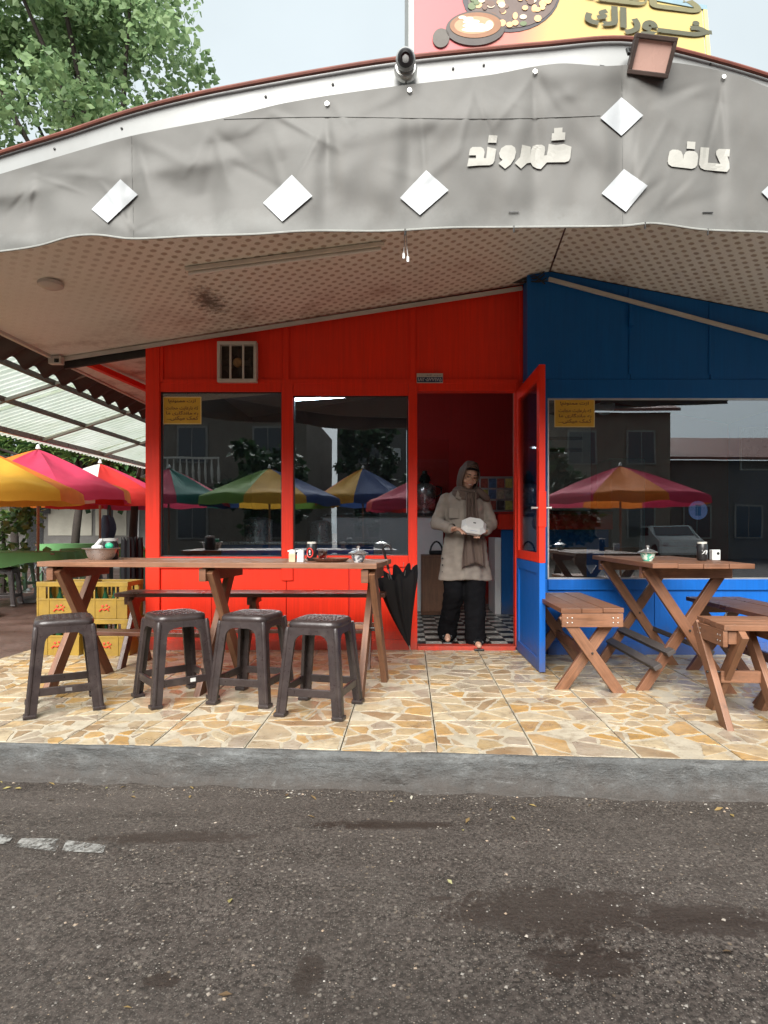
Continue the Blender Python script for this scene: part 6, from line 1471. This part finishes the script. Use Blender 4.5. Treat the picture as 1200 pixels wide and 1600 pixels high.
# pergola with translucent corrugated sheets
def translucent_sheet():
    t = NT('milky_corrugated_sheet'); v = t.pos()
    c = t.mix(t.ramp(t.noise(v, 2.0, 6, .65), [(.35, 0), (.7, 1)]), (.62, .68, .58), (.80, .84, .78)); c = t.mix(t.ramp(t.noise(t.mapped(v, (3, 16, 3)), 1, 6, .7), [(.60, 0), (.68, .6)]), c, (.42, .45, .32)); t.fin(c, .5)
    x = t.n('ShaderNodeBsdfTranslucent'); t.l(c, x.inputs[0]); ms = t.n('ShaderNodeMixShader'); ms.inputs[0].default_value = .72
    t.l(t.b.outputs[0], ms.inputs[1]); t.l(x.outputs[0], ms.inputs[2]); t.l(ms.outputs[0], t.t.nodes['Material Output'].inputs[0]); return t.m
M['sheet'] = translucent_sheet()
pg = thing('pergola', 'lean-to pergola of milky corrugated sheets on thin dark rails', 'pergola', (-4.4, 0, 0))
XA, XB, ZA, ZB = 0.0, 1.42, 2.16, 2.62       # low outer edge to high edge by the eave
ys = [-1.6, -.35, .9, 2.15, 3.4, 4.65, 5.9]
for k, (y0, y1) in enumerate(zip(ys, ys[1:])):
    m = MB(); m.grid(lambda u, v: V((lerp(XA - .22, XB, v), lerp(y0 - .02, y1 + .03, u), lerp(ZA - .06, ZB, v) + .016 * math.sin(lerp(y0, y1, u) * 2 * math.pi / .09) + .025 + .004 * (k % 2))), 150, 4)
    m.build('roof_sheet', M['sheet'], pg, True)
for f in (.0, .36, .70): x_ = lerp(XA, XB, f); z_ = lerp(ZA, ZB, f) - .03; MB().bar((x_, -1.6, z_), (x_, 5.9, z_), .035, .045 if f else .06).build('rail', M['roof_sheet'] if f else M['wood3'], pg)
M['grey_steel'] = mat('grey_painted_steel', (.20, .185, .165), .5, .15, 8)
for y_ in (-.9, .55, 2.0, 3.45, 4.9): MB().bar((XA, y_, ZA - .045), (XB, y_, ZB - .045), .035, .03).build('crossbar', M['grey_steel'], pg)
for y_ in (-1.5, 5.8): MB().tube([(XA, y_, 0), (XA, y_, ZA - .05)], .03, 8).build('post', M['grey_steel'], pg)
# tables with green cloths
def cloth_table(label, x, y, L, Wd, h=.78):
    t_ = thing('cloth_table', label, 'table', (x, y, 0), rnd.uniform(-.06, .06), 'green covered yard tables')
    MB().box(-L/2 + .03, L/2 - .03, -Wd/2 + .03, Wd/2 - .03, h - .03, h - .006).build('top', M['wood'], t_)
    for sx_ in (-1, 1):
        for sy_ in (-1, 1): MB().box(sx_ * (L/2 - .1) - .03, sx_ * (L/2 - .1) + .03, sy_ * (Wd/2 - .1) - .03, sy_ * (Wd/2 - .1) + .03, 0, h - .031).build('leg', M['green_plastic'], t_)
    m = MB(); n = 96
    def cp_(u, v):
        a = u * 2 * math.pi; e = 8; c_, s_ = math.cos(a), math.sin(a); k = (abs(c_) ** e + abs(s_) ** e) ** (-1 / e); rx, ry = L/2 * k * c_, Wd/2 * k * s_
        if v <= .5: return V((rx * v * 2, ry * v * 2, h + .002))
        f = (v - .5) * 2; fl = 1 + f * (.05 + .05 * math.sin(a * 11 + x)); return V((rx * fl, ry * fl, h - .17 * f * (1 + .25 * math.sin(a * 5 + y))))
    m.grid(cp_, n, 9, True); m.build('tablecloth', M['green_cloth'], t_, True, ang=60)
M['green_cloth'] = cloth('green_tablecloth', (.11, .26, .10), .15)
cloth_table('green-clothed yard table nearest the left edge of the photo', -5.55, 8.6 - D, 1.5, .8, .74); cloth_table('green-clothed yard table under the pink parasol', -5.0, 10.3 - D, 1.5, .8, .74); cloth_table('green-clothed yard table farthest back near the dark post', -6.3, 12.0 - D, 1.8, .8, .78)
sg = make_stool('green plastic stool beside the green-clothed table', M['green_plastic'], 'plastic stools in the yard'); p0 = G(22, 925); sg.location = (p0.x, p0.y + .15, 0); sg.rotation_euler = (0, 0, .15)
dup(sg, (-4.62, 8.3 - D, 0), .5, 'green plastic stool just left of the yellow crates')
sb = make_stool('dark plastic stool in the yard at the left edge', M['plastic'], 'plastic stools in the yard'); p0 = G(-6, 948); sb.location = (p0.x, p0.y + .15, 0); sb.rotation_euler = (0, 0, .3)
p0 = G(52, 925); t_ = thing('steel_tray', 'upturned shiny steel tray on the yard ground', 'tray', (p0.x, p0.y, 0)); MB().lathe([(.20, 0), (.19, .015), (.11, .035), (.09, .07), (0, .072)], 24).build('dish', M['steel'], t_, True)
p0 = G(42, 922); t_ = thing('folding_stand', 'thin metal folding stand beside the steel tray', 'stand', (p0.x, p0.y + .2, 0))
for a, b_ in (((-.18, 0, 0), (.10, 0, .52)), ((.18, 0, 0), (-.10, 0, .52)), ((-.18, .25, 0), (.10, .25, .52)), ((.18, .25, 0), (-.10, .25, .52))): MB().tube([a, b_], .012, 8).build('leg', M['steel'], t_)
MB().box(-.13, .13, -.02, .27, .52, .55, .005).build('seat', mat('dull_red_seat', (.17, .07, .055), .6), t_)
p0 = P(172, 850, 12.2); t_ = thing('covered_post', 'dark blue cloth-wrapped post at the back of the yard', 'post', (p0.x, p0.y, 0)); MB().tube([(0, 0, 0), (0, 0, 1.9)], .06, 8).build('post', M['black_metal'], t_); m = MB(); m.grid(lambda u, v: V(((.10 + .05 * math.sin(3 + v * 7) + .02 * math.cos(5 * u * 6.283)) * math.cos(u * 6.283) - .04, .12 * math.sin(u * 6.283), .5 + .85 * v)), 24, 10, True); m.build('cover', mat('navy_cover', (.02, .03, .065), .6), t_, True)
